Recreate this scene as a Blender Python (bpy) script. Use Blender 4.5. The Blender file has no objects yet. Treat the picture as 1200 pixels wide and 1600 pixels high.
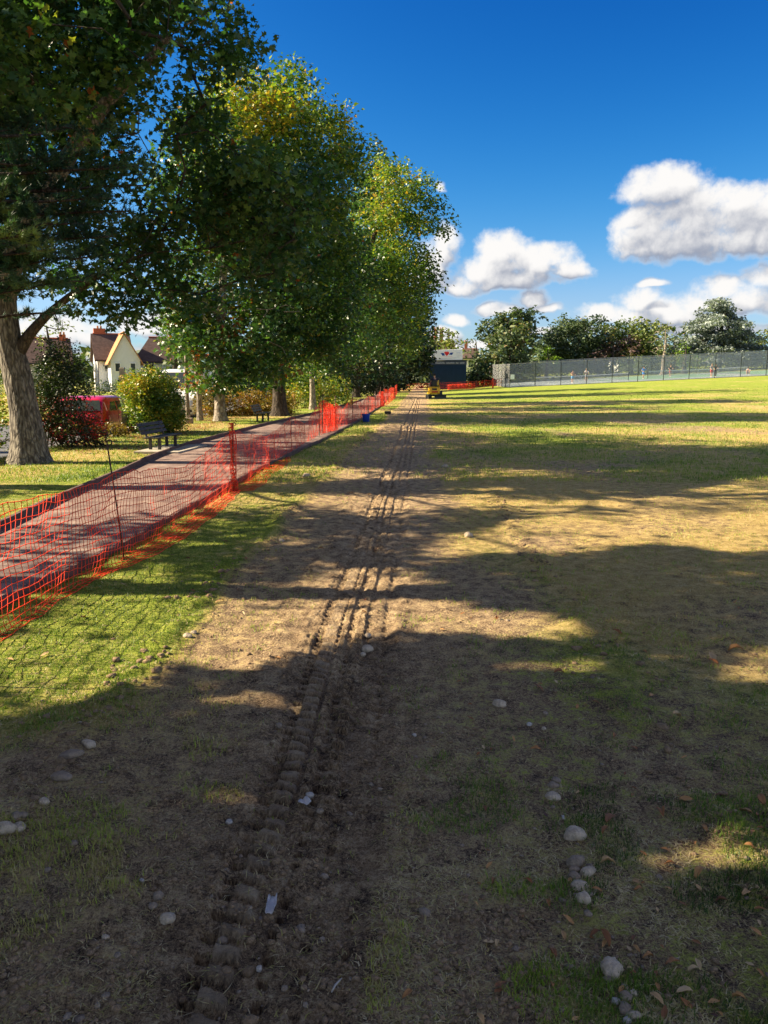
import bpy, bmesh, math, random
import numpy as np
from mathutils import Vector, Matrix
random.seed(7)
RNG = np.random.default_rng(7)
PI = math.pi
sc = bpy.context.scene
C = sc.collection

# ------------------------------------------------------------------ camera, sun, sky, exposure
EYE, FPX, PITCH = 1.6, 1202.0, math.atan(208 / 1202.0)
cam_d = bpy.data.cameras.new('camera')
cam = bpy.data.objects.new('camera', cam_d); C.objects.link(cam)
cam.location = (0, 0, EYE)
cam.rotation_euler = (PI / 2 - PITCH, 0, 0)
cam_d.sensor_fit = 'HORIZONTAL'; cam_d.sensor_width = 36.0; cam_d.lens = 36.0 * FPX / 1200.0
cam_d.clip_start = 0.05; cam_d.clip_end = 6000
sc.camera = cam

SUN_EL, SUN_AZ = math.radians(33.0), math.radians(-86.0)      # azimuth from +Y, clockwise
SUNV = np.array([math.sin(SUN_AZ) * math.cos(SUN_EL), math.cos(SUN_AZ) * math.cos(SUN_EL), math.sin(SUN_EL)])
sun_d = bpy.data.lights.new('sun', 'SUN')
sun_d.energy = 5.0; sun_d.angle = math.radians(0.53); sun_d.color = (1.0, 0.84, 0.60)
sun = bpy.data.objects.new('sun', sun_d); C.objects.link(sun)
sun.rotation_euler = Vector(SUNV).to_track_quat('Z', 'Y').to_euler()
sun.location = (-60, 10, 60)

sc.view_settings.view_transform = 'Standard'
sc.view_settings.look = 'None'
sc.view_settings.exposure = 1.72
sc.view_settings.gamma = 1.0
sc.view_settings.use_curve_mapping = False
EXPO = 2 ** 1.72
sc.cycles.max_bounces = 7
sc.cycles.diffuse_bounces = 4
sc.cycles.transparent_max_bounces = 12

def ray(u, v):
    x = (u - 600) / FPX; y = (800 - v) / FPX
    return (x, math.cos(PITCH) + math.sin(PITCH) * y, -math.sin(PITCH) + math.cos(PITCH) * y)
def G(u, v, h=0.0):                # ground point seen at (u, v) of the photograph
    r = ray(u, v); t = (h - EYE) / r[2]
    return (r[0] * t, r[1] * t)
def P(u, v, Y):                    # point at distance Y
    r = ray(u, v); t = Y / r[1]
    return (r[0] * t, Y, EYE + r[2] * t)

# ---- world: sky texture + cumulus built from direction
W = bpy.data.worlds.new('World'); sc.world = W; W.use_nodes = True
nt = W.node_tree; nt.nodes.clear()
def N(t, typ, **kw):
    n = t.nodes.new(typ)
    for k, val in kw.items(): setattr(n, k, val)
    return n
def setin(t, sock, val):
    if isinstance(val, bpy.types.NodeSocket): t.links.new(val, sock)
    else: sock.default_value = val
def M(t, op, a, b=None, c=None, clamp=False):
    n = N(t, 'ShaderNodeMath', operation=op, use_clamp=clamp)
    setin(t, n.inputs[0], a)
    if b is not None: setin(t, n.inputs[1], b)
    if c is not None: setin(t, n.inputs[2], c)
    return n.outputs[0]
def VM(t, op, a, b=None, out=0):
    n = N(t, 'ShaderNodeVectorMath', operation=op)
    setin(t, n.inputs[0], a)
    if b is not None: setin(t, n.inputs[1], b)
    return n.outputs[out]
def SS(t, x, lo, hi, a=0.0, b=1.0):
    n = N(t, 'ShaderNodeMapRange', interpolation_type='SMOOTHSTEP')
    setin(t, n.inputs[0], x); n.inputs[1].default_value = lo; n.inputs[2].default_value = hi
    n.inputs[3].default_value = a; n.inputs[4].default_value = b
    return n.outputs[0]
def MIXC(t, f, a, b, blend='MIX'):
    n = N(t, 'ShaderNodeMix', data_type='RGBA', blend_type=blend)
    setin(t, n.inputs[0], f); setin(t, n.inputs[6], a); setin(t, n.inputs[7], b)
    return n.outputs[2]
def col(c): return (c[0], c[1], c[2], 1.0)

CLOUDS = [  # u, v, ru, rv
 (1035,302,72,36),(1042,345,70,34),(1095,350,60,30),(1090,318,60,30),(1150,322,55,30),(1205,330,60,38),(1270,335,70,40),
 (990,385,42,34),(1050,375,80,42),(1140,372,90,40),(1230,375,80,40),(1000,350,45,25),
 (785,400,52,34),(760,425,60,34),(850,412,60,28),(890,425,42,18),(720,448,55,26),(800,440,95,24),
 (700,392,26,44),(672,430,40,50),
 (828,474,34,20),(780,486,42,14),(850,486,30,10),
 (945,494,50,18),(1000,474,40,30),(1022,441,28,9),(1050,492,60,24),(985,500,70,16),
 (1120,456,42,27),(1100,474,56,24),(1190,436,34,22),(1180,468,76,28),(1265,455,60,34),
 (712,506,26,12),(690,530,40,14),(900,520,90,8),(1120,515,90,14),
 (687,292,15,11),(805,417,66,24),(845,425,50,18),(1090,350,70,30),(1150,350,90,30),(690,545,60,16),(740,540,40,10),
 (235,512,52,26),(110,525,70,30),(180,560,120,22),(30,540,60,40),(300,500,60,30)]
grp = bpy.data.node_groups.new('cloud_density', 'ShaderNodeTree')
grp.interface.new_socket('P', in_out='INPUT', socket_type='NodeSocketVector')
grp.interface.new_socket('D', in_out='OUTPUT', socket_type='NodeSocketFloat')
grp.interface.new_socket('B', in_out='OUTPUT', socket_type='NodeSocketFloat')
gi = N(grp, 'NodeGroupInput'); go = N(grp, 'NodeGroupOutput')
nz0 = N(grp, 'ShaderNodeTexNoise'); nz0.inputs['Scale'].default_value = 16; nz0.inputs['Detail'].default_value = 3
grp.links.new(gi.outputs[0], nz0.inputs['Vector'])
warp = VM(grp, 'MULTIPLY', VM(grp, 'SUBTRACT', nz0.outputs['Color'], (0.5, 0.5, 0.5)), (0.045, 0.03, 0.0))
pw = VM(grp, 'ADD', gi.outputs[0], warp)
sep = N(grp, 'ShaderNodeSeparateXYZ'); grp.links.new(pw, sep.inputs[0])
pw2 = N(grp, 'ShaderNodeCombineXYZ'); grp.links.new(sep.outputs[0], pw2.inputs[0]); grp.links.new(sep.outputs[1], pw2.inputs[1])
acc = None
for (u, v, ru, rv) in CLOUDS:
    r = ray(u, v); L = math.sqrt(sum(a * a for a in r))
    az = math.atan2(r[0], r[1]); el = math.asin(r[2] / L)
    k = 0.98
    d = VM(grp, 'MULTIPLY', VM(grp, 'SUBTRACT', pw2.outputs[0], (az, el, 0)), (FPX / (ru * k), FPX / (rv * k * 1.12), 0))
    d = VM(grp, 'ADD', d, VM(grp, 'MULTIPLY', VM(grp, 'MINIMUM', d, (0, 0, 0)), (0, .75, 0)))
    q = VM(grp, 'DOT_PRODUCT', d, d, out=1)
    b = M(grp, 'MAXIMUM', M(grp, 'SUBTRACT', 1.0 if ru > 20 else .8, q), -3.0)
    if acc is None: acc = b
    else:
        n = N(grp, 'ShaderNodeMath', operation='SMOOTH_MAX'); grp.links.new(acc, n.inputs[0]); grp.links.new(b, n.inputs[1]); n.inputs[2].default_value = 0.25
        acc = n.outputs[0]
# unseen scattered cumulus outside the frame, cover raised to brighten the shade
low = N(grp, 'ShaderNodeTexNoise'); low.inputs['Scale'].default_value = 3.2; low.inputs['Detail'].default_value = 2
lowm = VM(grp, 'MULTIPLY', pw2.outputs[0], (1, 2.6, 1)); grp.links.new(lowm, low.inputs['Vector'])
s2 = N(grp, 'ShaderNodeSeparateXYZ'); grp.links.new(gi.outputs[0], s2.inputs[0])
aw = SS(grp, M(grp, 'ABSOLUTE', s2.outputs[0]), 0.50, 0.62)
ew = SS(grp, s2.outputs[1], 1.45, 1.1)
rest = M(grp, 'MULTIPLY', M(grp, 'SUBTRACT', low.outputs['Fac'], 0.465), 7.0)
rest = M(grp, 'ADD', rest, M(grp, 'MULTIPLY', M(grp, 'SUBTRACT', M(grp, 'MULTIPLY', aw, ew), 1.0), 4.0))
acc = M(grp, 'MAXIMUM', acc, rest)
vo = N(grp, 'ShaderNodeTexVoronoi', feature='F1'); vo.inputs['Scale'].default_value = 34
vo.inputs['Detail'].default_value = 3.0; vo.inputs['Roughness'].default_value = 0.55
vo.normalize = True
grp.links.new(pw, vo.inputs['Vector'])
nz = N(grp, 'ShaderNodeTexNoise'); nz.inputs['Scale'].default_value = 26; nz.inputs['Detail'].default_value = 7; nz.inputs['Roughness'].default_value = 0.66
grp.links.new(gi.outputs[0], nz.inputs['Vector'])
dd = M(grp, 'ADD', acc, M(grp, 'MULTIPLY', M(grp, 'SUBTRACT', 0.36, vo.outputs['Distance']), 1.7))
dd = M(grp, 'ADD', dd, M(grp, 'MULTIPLY', M(grp, 'SUBTRACT', nz.outputs['Fac'], 0.5), 2.0))
grp.links.new(dd, go.inputs[0]); grp.links.new(M(grp, 'ADD', acc, M(grp, 'MULTIPLY', M(grp, 'SUBTRACT', 0.36, vo.outputs['Distance']), 0.7)), go.inputs[1])

tc = N(nt, 'ShaderNodeTexCoord')
sx = N(nt, 'ShaderNodeSeparateXYZ'); nt.links.new(tc.outputs['Generated'], sx.inputs[0])
az = M(nt, 'ARCTAN2', sx.outputs[0], sx.outputs[1]); el = M(nt, 'ARCSINE', sx.outputs[2])
pv = N(nt, 'ShaderNodeCombineXYZ'); nt.links.new(az, pv.inputs[0]); nt.links.new(el, pv.inputs[1])
def dens(off):
    g = N(nt, 'ShaderNodeGroup'); g.node_tree = grp
    nt.links.new(VM(nt, 'ADD', pv.outputs[0], off), g.inputs[0]); return g.outputs
o0 = dens((0, 0, 0)); o1 = dens((-0.006, 0.008, 0)); o2 = dens((-0.008, 0.026, 0))
D0 = o0[0]
alpha = SS(nt, D0, -0.10, 0.95)
big_ = M(nt, 'SUBTRACT', o0[1], o2[1]); det = M(nt, 'SUBTRACT', o0[0], o1[0])
lit = M(nt, 'ADD', M(nt, 'MULTIPLY', big_, 0.80), M(nt, 'MULTIPLY', det, 0.42))
lit = SS(nt, M(nt, 'ADD', lit, 0.26), -0.30, 0.95)
thin = SS(nt, D0, 0.9, 0.0)
lit = M(nt, 'MAXIMUM', lit, M(nt, 'MULTIPLY', thin, 0.7))
ccol = MIXC(nt, lit, col((0.33, 0.37, 0.47)), col((0.99, 0.97, 0.95)))
sky = N(nt, 'ShaderNodeTexSky', sky_type='NISHITA')
sky.sun_disc = False; sky.sun_elevation = SUN_EL; sky.sun_rotation = SUN_AZ
sky.air_density = 1.0; sky.dust_density = 0.4; sky.ozone_density = 2.2
SKYS = 0.065
KS = SKYS * EXPO
sk_ = N(nt, 'ShaderNodeSeparateColor'); nt.links.new(sky.outputs[0], sk_.inputs[0])
gm = N(nt, 'ShaderNodeCombineColor')
for q, (pw_, sc__, top_) in enumerate(((4.0, 1.9, .45), (2.2, .93, .85), (1.5, .95, 1.8))):     # clear deep September blue
    x_ = M(nt, 'MULTIPLY', M(nt, 'POWER', M(nt, 'MULTIPLY', sk_.outputs[q], KS), pw_), -sc__ / top_)
    nt.links.new(M(nt, 'MULTIPLY', M(nt, 'SUBTRACT', 1.0, M(nt, 'EXPONENT', x_)), top_ / KS), gm.inputs[q])
cs = VM(nt, 'MULTIPLY', ccol, tuple([1.0 / (SKYS * EXPO)] * 3))
mixs = MIXC(nt, alpha, gm.outputs[0], cs)
bg = N(nt, 'ShaderNodeBackground'); bg.inputs['Strength'].default_value = SKYS
nt.links.new(mixs, bg.inputs['Color'])
wo = N(nt, 'ShaderNodeOutputWorld'); nt.links.new(bg.outputs[0], wo.inputs[0])
W.cycles.sampling_method = 'MANUAL'; W.cycles.sample_map_resolution = 512

# ------------------------------------------------------------------ numpy noise
def _h(ix, iy, iz, s):
    h = (ix.astype(np.int64) * 374761393 + iy.astype(np.int64) * 668265263 + iz.astype(np.int64) * 2147483647 + s * 974634777) & 0xffffffff
    h = ((h ^ (h >> 13)) * 1274126177) & 0xffffffff
    return ((h ^ (h >> 16)) & 0xffff) / 65535.0
def vn(x, y, s=0, z=None):
    x = np.asarray(x, float); y = np.asarray(y, float)
    ix, iy = np.floor(x), np.floor(y); fx, fy = x - ix, y - iy
    fx = fx * fx * (3 - 2 * fx); fy = fy * fy * (3 - 2 * fy)
    if z is None:
        o = np.zeros_like(ix)
        a = _h(ix, iy, o, s) * (1 - fx) + _h(ix + 1, iy, o, s) * fx
        b = _h(ix, iy + 1, o, s) * (1 - fx) + _h(ix + 1, iy + 1, o, s) * fx
        return a * (1 - fy) + b * fy
    z = np.asarray(z, float); iz = np.floor(z); fz = z - iz; fz = fz * fz * (3 - 2 * fz); r = []
    for k in (0, 1):
        a = _h(ix, iy, iz + k, s) * (1 - fx) + _h(ix + 1, iy, iz + k, s) * fx
        b = _h(ix, iy + 1, iz + k, s) * (1 - fx) + _h(ix + 1, iy + 1, iz + k, s) * fx
        r.append(a * (1 - fy) + b * fy)
    return r[0] * (1 - fz) + r[1] * fz
def fbm(x, y, s=0, o=4, z=None):
    t = 0; a = 0.5; n = 0
    for k in range(o):
        t = t + a * vn(x * 2 ** k + 17.3 * k, y * 2 ** k - 9.1 * k, s + k, None if z is None else z * 2 ** k); n += a; a *= 0.5
    return t / n
def sst(x, a, b):
    t = np.clip((np.asarray(x, float) - a) / (b - a), 0, 1); return t * t * (3 - 2 * t)

# ------------------------------------------------------------------ object helpers
def tag(o, label=None, cat=None, group=None, kind=None):
    if label: o['label'] = label
    if cat: o['category'] = cat
    if group: o['group'] = group
    if kind: o['kind'] = kind
    return o
def thing(name, label, cat, loc=(0, 0, 0), rz=0.0, group=None):
    o = bpy.data.objects.new(name, None); C.objects.link(o)
    o.location = loc; o.rotation_euler = (0, 0, rz); o.empty_display_size = 0.1
    return tag(o, label, cat, group)
def link(name, me, parent=None, loc=None):
    o = bpy.data.objects.new(name, me); C.objects.link(o)
    if parent is not None: o.parent = parent
    if loc is not None: o.location = loc
    return o
def copy_tree(o, parent=None):
    c = o.copy(); C.objects.link(c)
    if parent is not None: c.parent = parent
    for ch in list(o.children): copy_tree(ch, c)
    return c
class MB:
    def __init__(s): s.v = []; s.f = []; s.m = []
    def add(s, vs, fs, m=0):
        b = len(s.v); s.v.extend([tuple(p) for p in vs])
        for f in fs: s.f.append(tuple(b + i for i in f)); s.m.append(m)
    def box(s, c, d, rot=None, m=0, bev=0.0):
        cx, cy, cz = c; hx, hy, hz = d[0] / 2, d[1] / 2, d[2] / 2
        if bev > 0:
            b = min(bev, hx * .45, hy * .45, hz * .45); vs = []
            for z in (-hz, hz):
                for (x, y) in ((-hx, -hy), (hx, -hy), (hx, hy), (-hx, hy)):
                    sx_, sy_, sz_ = (1 if x > 0 else -1), (1 if y > 0 else -1), (1 if z > 0 else -1)
                    vs += [(x - sx_ * b, y - sy_ * b, z), (x, y - sy_ * b, z - sz_ * b), (x - sx_ * b, y, z - sz_ * b)]
            bm = bmesh.new(); bv = [bm.verts.new(p) for p in vs]
            bmesh.ops.convex_hull(bm, input=bv); bm.verts.index_update()
            vs = [v.co.copy() for v in bm.verts]; fs = [[v.index for v in f.verts] for f in bm.faces]; bm.free()
        else:
            vs = [(x, y, z) for z in (-hz, hz) for (x, y) in ((-hx, -hy), (hx, -hy), (hx, hy), (-hx, hy))]
            fs = [(3, 2, 1, 0), (4, 5, 6, 7), (0, 1, 5, 4), (1, 2, 6, 5), (2, 3, 7, 6), (3, 0, 4, 7)]
        if rot is not None: vs = [rot @ Vector(p) for p in vs]
        s.add([(p[0] + cx, p[1] + cy, p[2] + cz) for p in vs], fs, m); return s
    def tube(s, pts, rad, n=8, m=0, cap=True):
        pts = [Vector(p) for p in pts]
        if not hasattr(rad, '__len__'): rad = [rad] * len(pts)
        rings = []; up = Vector((0.31, 0.17, 0.93))
        for i, p in enumerate(pts):
            t = (pts[min(i + 1, len(pts) - 1)] - pts[max(i - 1, 0)])
            if t.length < 1e-9: t = Vector((0, 0, 1))
            t.normalize(); a = up - t * up.dot(t)
            if a.length < 1e-3: a = Vector((1, 0, 0)) - t * t.x
            a.normalize(); b = t.cross(a); up = a
            rings.append([p + (a * math.cos(2 * PI * k / n) + b * math.sin(2 * PI * k / n)) * rad[i] for k in range(n)])
        vs = [q for r in rings for q in r]; fs = []
        for i in range(len(pts) - 1):
            for k in range(n):
                k2 = (k + 1) % n; fs.append((i * n + k, i * n + k2, (i + 1) * n + k2, (i + 1) * n + k))
        if cap: fs.append(tuple(reversed(range(n)))); fs.append(tuple((len(pts) - 1) * n + k for k in range(n)))
        s.add(vs, fs, m); return s
    def prism(s, poly, a, b, axis='x', m=0):      # poly of 2-D points extruded from a to b along axis
        def mk(t, p):
            return (t, p[0], p[1]) if axis == 'x' else ((p[0], t, p[1]) if axis == 'y' else (p[0], p[1], t))
        n = len(poly); vs = [mk(a, p) for p in poly] + [mk(b, p) for p in poly]
        fs = [tuple(range(n)), tuple(reversed(range(n, 2 * n)))] + [(i, n + i, n + (i + 1) % n, (i + 1) % n) for i in range(n)]
        s.add(vs, fs, m); return s
    def build(s, name, mats, parent=None, smooth=False, loc=None):
        me = bpy.data.meshes.new(name); me.from_pydata(s.v, [], s.f)
        if not isinstance(mats, (list, tuple)): mats = [mats]
        for m in mats: me.materials.append(m)
        if len(mats) > 1: me.polygons.foreach_set('material_index', s.m)
        if smooth: me.polygons.foreach_set('use_smooth', [True] * len(me.polygons))
        bm = bmesh.new(); bm.from_mesh(me); bmesh.ops.recalc_face_normals(bm, faces=bm.faces); bm.to_mesh(me); bm.free()
        me.update(); return link(name, me, parent, loc)
def np_mesh(name, V, F, mat, parent=None, smooth=False, attrs=None):
    """V (n,3), F (m,k) all faces with k corners"""
    me = bpy.data.meshes.new(name); V = np.ascontiguousarray(V, dtype=np.float32); F = np.ascontiguousarray(F, dtype=np.int32)
    me.vertices.add(len(V)); me.vertices.foreach_set('co', V.ravel())
    me.loops.add(F.size); me.loops.foreach_set('vertex_index', F.ravel())
    me.polygons.add(len(F)); k = F.shape[1]
    me.polygons.foreach_set('loop_start', np.arange(0, F.size, k, dtype=np.int32))
    me.polygons.foreach_set('loop_total', np.full(len(F), k, dtype=np.int32))
    if smooth: me.polygons.foreach_set('use_smooth', np.ones(len(F), dtype=bool))
    me.update(calc_edges=True)
    for an, av in (attrs or {}).items():
        at = me.attributes.new(an, 'FLOAT', 'POINT'); at.data.foreach_set('value', np.ascontiguousarray(av, dtype=np.float32))
    if mat: me.materials.append(mat)
    return link(name, me, parent)

# ------------------------------------------------------------------ materials
def newmat(name):
    m = bpy.data.materials.new(name); m.use_nodes = True
    t = m.node_tree; t.nodes.clear(); o = N(t, 'ShaderNodeOutputMaterial'); return m, t, o
def noise(t, scale, detail=4, vec=None, rough=0.55, dist=0.0):
    n = N(t, 'ShaderNodeTexNoise'); n.inputs['Scale'].default_value = scale; n.inputs['Detail'].default_value = detail
    n.inputs['Roughness'].default_value = rough; n.inputs['Distortion'].default_value = dist
    if vec is not None: t.links.new(vec, n.inputs['Vector'])
    return n.outputs['Fac']
def pos(t): return N(t, 'ShaderNodeNewGeometry').outputs['Position']
def obj_co(t): return N(t, 'ShaderNodeTexCoord').outputs['Object']
def bsdf(t, o, c, rough=0.7, metal=0.0, spec=0.4, bump=None, bd=0.01, coat=0.0):
    b = N(t, 'ShaderNodeBsdfPrincipled'); setin(t, b.inputs['Base Color'], c if isinstance(c, bpy.types.NodeSocket) else col(c))
    setin(t, b.inputs['Roughness'], rough); b.inputs['Metallic'].default_value = metal
    b.inputs['Specular IOR Level'].default_value = spec; b.inputs['Coat Weight'].default_value = coat
    if bump is not None:
        bn = N(t, 'ShaderNodeBump'); bn.inputs['Strength'].default_value = 1.0; bn.inputs['Distance'].default_value = bd
        t.links.new(bump, bn.inputs['Height']); t.links.new(bn.outputs[0], b.inputs['Normal'])
    t.links.new(b.outputs[0], o.inputs[0]); return b
def plain(name, c, rough=0.7, metal=0.0, spec=0.4, var=0.25, scale=8.0, bd=0.003, coat=0.0):
    m, t, o = newmat(name); p = obj_co(t)
    n1 = noise(t, scale, 5, p); n2 = noise(t, scale * 6, 3, p)
    f = M(t, 'ADD', M(t, 'MULTIPLY', n1, 0.7), M(t, 'MULTIPLY', n2, 0.3))
    f = SS(t, f, 0.3, 0.7)
    dark = tuple(x * (1 - var) for x in c); lite = tuple(min(x * (1 + var * 0.6), 1) for x in c)
    bsdf(t, o, MIXC(t, f, col(dark), col(lite)), rough, metal, spec, n2, bd, coat); return m
def ramp(t, fac, stops):
    r = N(t, 'ShaderNodeValToRGB'); e = r.color_ramp.elements
    while len(e) < len(stops): e.new(0.5)
    for k, (p_, c_) in enumerate(stops): e[k].position = p_; e[k].color = col(c_)
    setin(t, r.inputs[0], fac); return r.outputs[0]
def leafmat(name, stops, trans=0.35, rough=0.42, spec=0.45):
    m, t, o = newmat(name)
    a = N(t, 'ShaderNodeAttribute', attribute_name='tint')
    c = ramp(t, a.outputs['Fac'], stops)
    b = bsdf(t, o, c, rough, 0, spec)
    tr = N(t, 'ShaderNodeBsdfTranslucent'); cc = MIXC(t, 1.0, c, col((1.02, 1.20, 0.45)), 'MULTIPLY'); t.links.new(cc, tr.inputs[0])
    mx = N(t, 'ShaderNodeMixShader'); mx.inputs[0].default_value = trans
    t.links.new(b.outputs[0], mx.inputs[1]); t.links.new(tr.outputs[0], mx.inputs[2]); t.links.new(mx.outputs[0], o.inputs[0])
    return m
def barkmat(name, dark, lite, sc_=9.0, zs=0.25):
    m, t, o = newmat(name); p = obj_co(t)
    st = VM(t, 'MULTIPLY', p, (1, 1, zs))
    n1 = noise(t, sc_ * 2, 8, st, 0.65, 0.6); n2 = noise(t, 2.2, 4, p); n3 = noise(t, sc_ * 9, 4, p)
    v = N(t, 'ShaderNodeTexVoronoi', feature='DISTANCE_TO_EDGE'); v.inputs['Scale'].default_value = sc_ * 1.6
    t.links.new(VM(t, 'ADD', st, VM(t, 'MULTIPLY', N(t, 'ShaderNodeTexNoise').outputs['Color'], (0.1, 0.1, 0.1))), v.inputs['Vector'])
    crack = SS(t, v.outputs['Distance'], 0.0, 0.22)
    f = M(t, 'MULTIPLY', M(t, 'ADD', SS(t, n1, 0.35, 0.62), M(t, 'MULTIPLY', SS(t, n2, 0.5, 0.7), 0.3)), M(t, 'ADD', 0.35, M(t, 'MULTIPLY', crack, 0.65)), clamp=True)
    h = M(t, 'ADD', M(t, 'MULTIPLY', crack, 0.6), M(t, 'MULTIPLY', n3, 0.4))
    bsdf(t, o, MIXC(t, f, col(dark), col(lite)), 0.9, 0, 0.2, h, 0.02); return m
MT = {}
MT['bark'] = barkmat('bark_grey', (0.05, 0.042, 0.034), (0.29, 0.26, 0.205))
MT['bark_pale'] = barkmat('bark_pale', (0.13, 0.105, 0.08), (0.42, 0.36, 0.29), 5, 0.5)
MT['bark_dark'] = barkmat('bark_dark', (0.028, 0.022, 0.017), (0.11, 0.088, 0.068))
MT['twig'] = plain('branch_bark', (0.06, 0.048, 0.036), 0.9, 0, 0.2, 0.4, 4)
MT['leaf_oak'] = leafmat('oak_leaves', [(0.0, (0.023, 0.065, 0.023)), (0.45, (0.052, 0.120, 0.034)), (0.80, (0.120, 0.215, 0.044)), (0.94, (0.273, 0.273, 0.039)), (0.985, (0.364, 0.182, 0.033)), (1.0, (0.338, 0.091, 0.026))], .38, .36)
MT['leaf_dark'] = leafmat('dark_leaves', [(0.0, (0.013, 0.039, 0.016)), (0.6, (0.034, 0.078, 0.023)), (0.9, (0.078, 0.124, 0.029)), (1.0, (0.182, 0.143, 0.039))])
MT['leaf_shade'] = leafmat('shaded_dark_leaves', [(0.0, (0.006, 0.016, 0.009)), (0.6, (0.015, 0.032, 0.014)), (1.0, (0.035, 0.055, 0.018))], .15, .6, .2)  # shaded copy of the dark leaves, the hollow's gloom put into the colour
MT['leaf_gold'] = leafmat('gold_green_leaves', [(0.0, (0.024, 0.068, 0.020)), (0.40, (0.062, 0.135, 0.027)), (0.68, (0.189, 0.270, 0.032)), (0.90, (0.459, 0.432, 0.041)), (1.0, (0.486, 0.297, 0.041))])
MT['leaf_red'] = leafmat('red_shrub_leaves', [(0.0, (0.02, 0.04, 0.014)), (0.5, (0.06, 0.075, 0.025)), (0.7, (0.12, 0.09, 0.04)), (0.78, (0.34, 0.03, 0.03)), (1.0, (0.52, 0.03, 0.04))])
MT['leaf_amber'] = leafmat('amber_hedge_leaves', [(0.0, (0.06, 0.06, 0.015)), (0.4, (0.20, 0.14, 0.02)), (0.8, (0.36, 0.20, 0.025)), (1.0, (0.36, 0.10, 0.02))])
MT['needle'] = leafmat('pine_needles', [(0.0, (0.018, 0.060, 0.039)), (0.6, (0.053, 0.128, 0.060)), (1.0, (0.240, 0.315, 0.083))], 0.15, 0.5, 0.35)
MT['leaf_cedar'] = leafmat('blue_cedar_needles', [(0.0, (0.10, 0.13, 0.13)), (0.6, (0.24, 0.285, 0.27)), (1.0, (0.42, 0.46, 0.42))], 0.2, 0.7, 0.2)
MT['leaf_copper'] = leafmat('copper_leaves', [(0.0, (0.05, 0.035, 0.035)), (0.6, (0.12, 0.075, 0.065)), (1.0, (0.19, 0.12, 0.08))], 0.25, 0.6)
MT['leaf_lime'] = leafmat('lime_leaves', [(0.0, (0.10, 0.19, 0.02)), (0.6, (0.22, 0.34, 0.03)), (1.0, (0.42, 0.42, 0.05))], 0.4)
MT['leaf_far'] = leafmat('far_green_leaves', [(0.0, (0.035, 0.062, 0.036)), (0.5, (0.085, 0.130, 0.050)), (0.85, (0.17, 0.19, 0.065)), (1.0, (0.28, 0.19, 0.08))], 0.25, 0.6)
MT['leaf_olive'] = leafmat('olive_leaves', [(0.0, (0.07, 0.11, 0.04)), (0.5, (0.16, 0.21, 0.06)), (1.0, (0.32, 0.32, 0.09))], 0.3, 0.6)

# ------------------------------------------------------------------ terrain functions
TRK = np.array([(-40, -.5), (1.2, -.47), (2.0, -.45), (2.6, -.405), (3.0, -.385), (4.0, -.36), (5.0, -.325), (6.4, -.25), (10.3, -.07), (15.2, .17), (24.5, .66), (34, 1.12), (60, 2.46), (80, 3.4), (200, 9)])
def xc(y): return np.interp(y, TRK[:, 0], TRK[:, 1])
PNEAR = np.array([(-20, -2.9), (3.0, -2.82), (5.33, -2.76), (7.4, -2.52), (10.5, -2.4), (13.6, -2.25), (20, -1.66), (29.7, -.98), (45, -.25), (60, .2), (85, .8), (125, 2.0)])
PFAR = np.array([(-20, -4.2), (3, -4.05), (8.0, -4.1), (10.3, -4.32), (12.7, -4.45), (15.8, -4.70), (19, -4.72), (25.8, -4.25), (37, -3.1), (55, -1.85), (85, -.9), (125, .4)])
def macro(x, y):
    x = np.asarray(x, float); y = np.asarray(y, float)
    z = 0.0455 * np.maximum(x - 6.5, 0) ** 1.0 * sst(y, 15, 97) * np.where(x > 90, 90 / np.maximum(x, 1), 1)
    z = z + 0.022 * np.clip(y - 97, 0, 60) * sst(x, 12, 20)
    z = z - 0.32 * sst(x, -7.7, -8.7) * sst(-x, 7.0, 9.0) * sst(y, 90, 60)
    return z
def micro(x, y):
    pn = np.interp(y, PNEAR[:, 0], PNEAR[:, 1]); pf = np.interp(y, PFAR[:, 0], PFAR[:, 1])
    inp = sst(x, pf - .06, pf + .02) * sst(-x, -pn - .06, -pn + .02) * (y < 125)
    near = sst(-y, -40, -15)
    z = (fbm(x * 1.3, y * 1.3, 3, 4) - .5) * 0.07 * near * (1 - inp) - 0.06 * inp
    z = z + ((fbm(x * 9, y * 9, 9, 3) - .5) * 0.026 + (np.abs(fbm(x * 24, y * 24, 19, 3) - .5) - .1) * .020) * sst(-y, -14, -6) * (1 - inp)
    s = x - xc(y)                           # the soil the digger left: a low crest across the strip
    z = z + 0.16 * np.exp(-((y - 24.3) / 0.9) ** 2 - ((s + 0.1) / 1.1) ** 2) * (.7 + .6 * vn(x * 3, y * 3, 5))
    z = z + 0.05 * np.exp(-((y - 18.5) / 0.35) ** 2 - ((s + 0.2) / 0.8) ** 2)
    bl = -1.02 + .12 * (fbm(y * 1.1, y * 0, 12, 3) - .5)        # ragged spoil line left of the strip
    z = z + 0.035 * np.exp(-((s - bl) / 0.09) ** 2) * sst(fbm(x * 4, y * 4, 44, 3), .42, .62) * near
    bl2 = 1.62 + .2 * (fbm(y * .9, y * 0, 13, 3) - .5)
    z = z + 0.03 * np.exp(-((s - bl2) / 0.12) ** 2) * sst(fbm(x * 4, y * 4, 45, 3), .5, .65) * near
    return z
def gz(x, y): return macro(x, y) + micro(x, y)
def gzf(x, y): return float(gz(np.array([x]), np.array([y]))[0])

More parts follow.
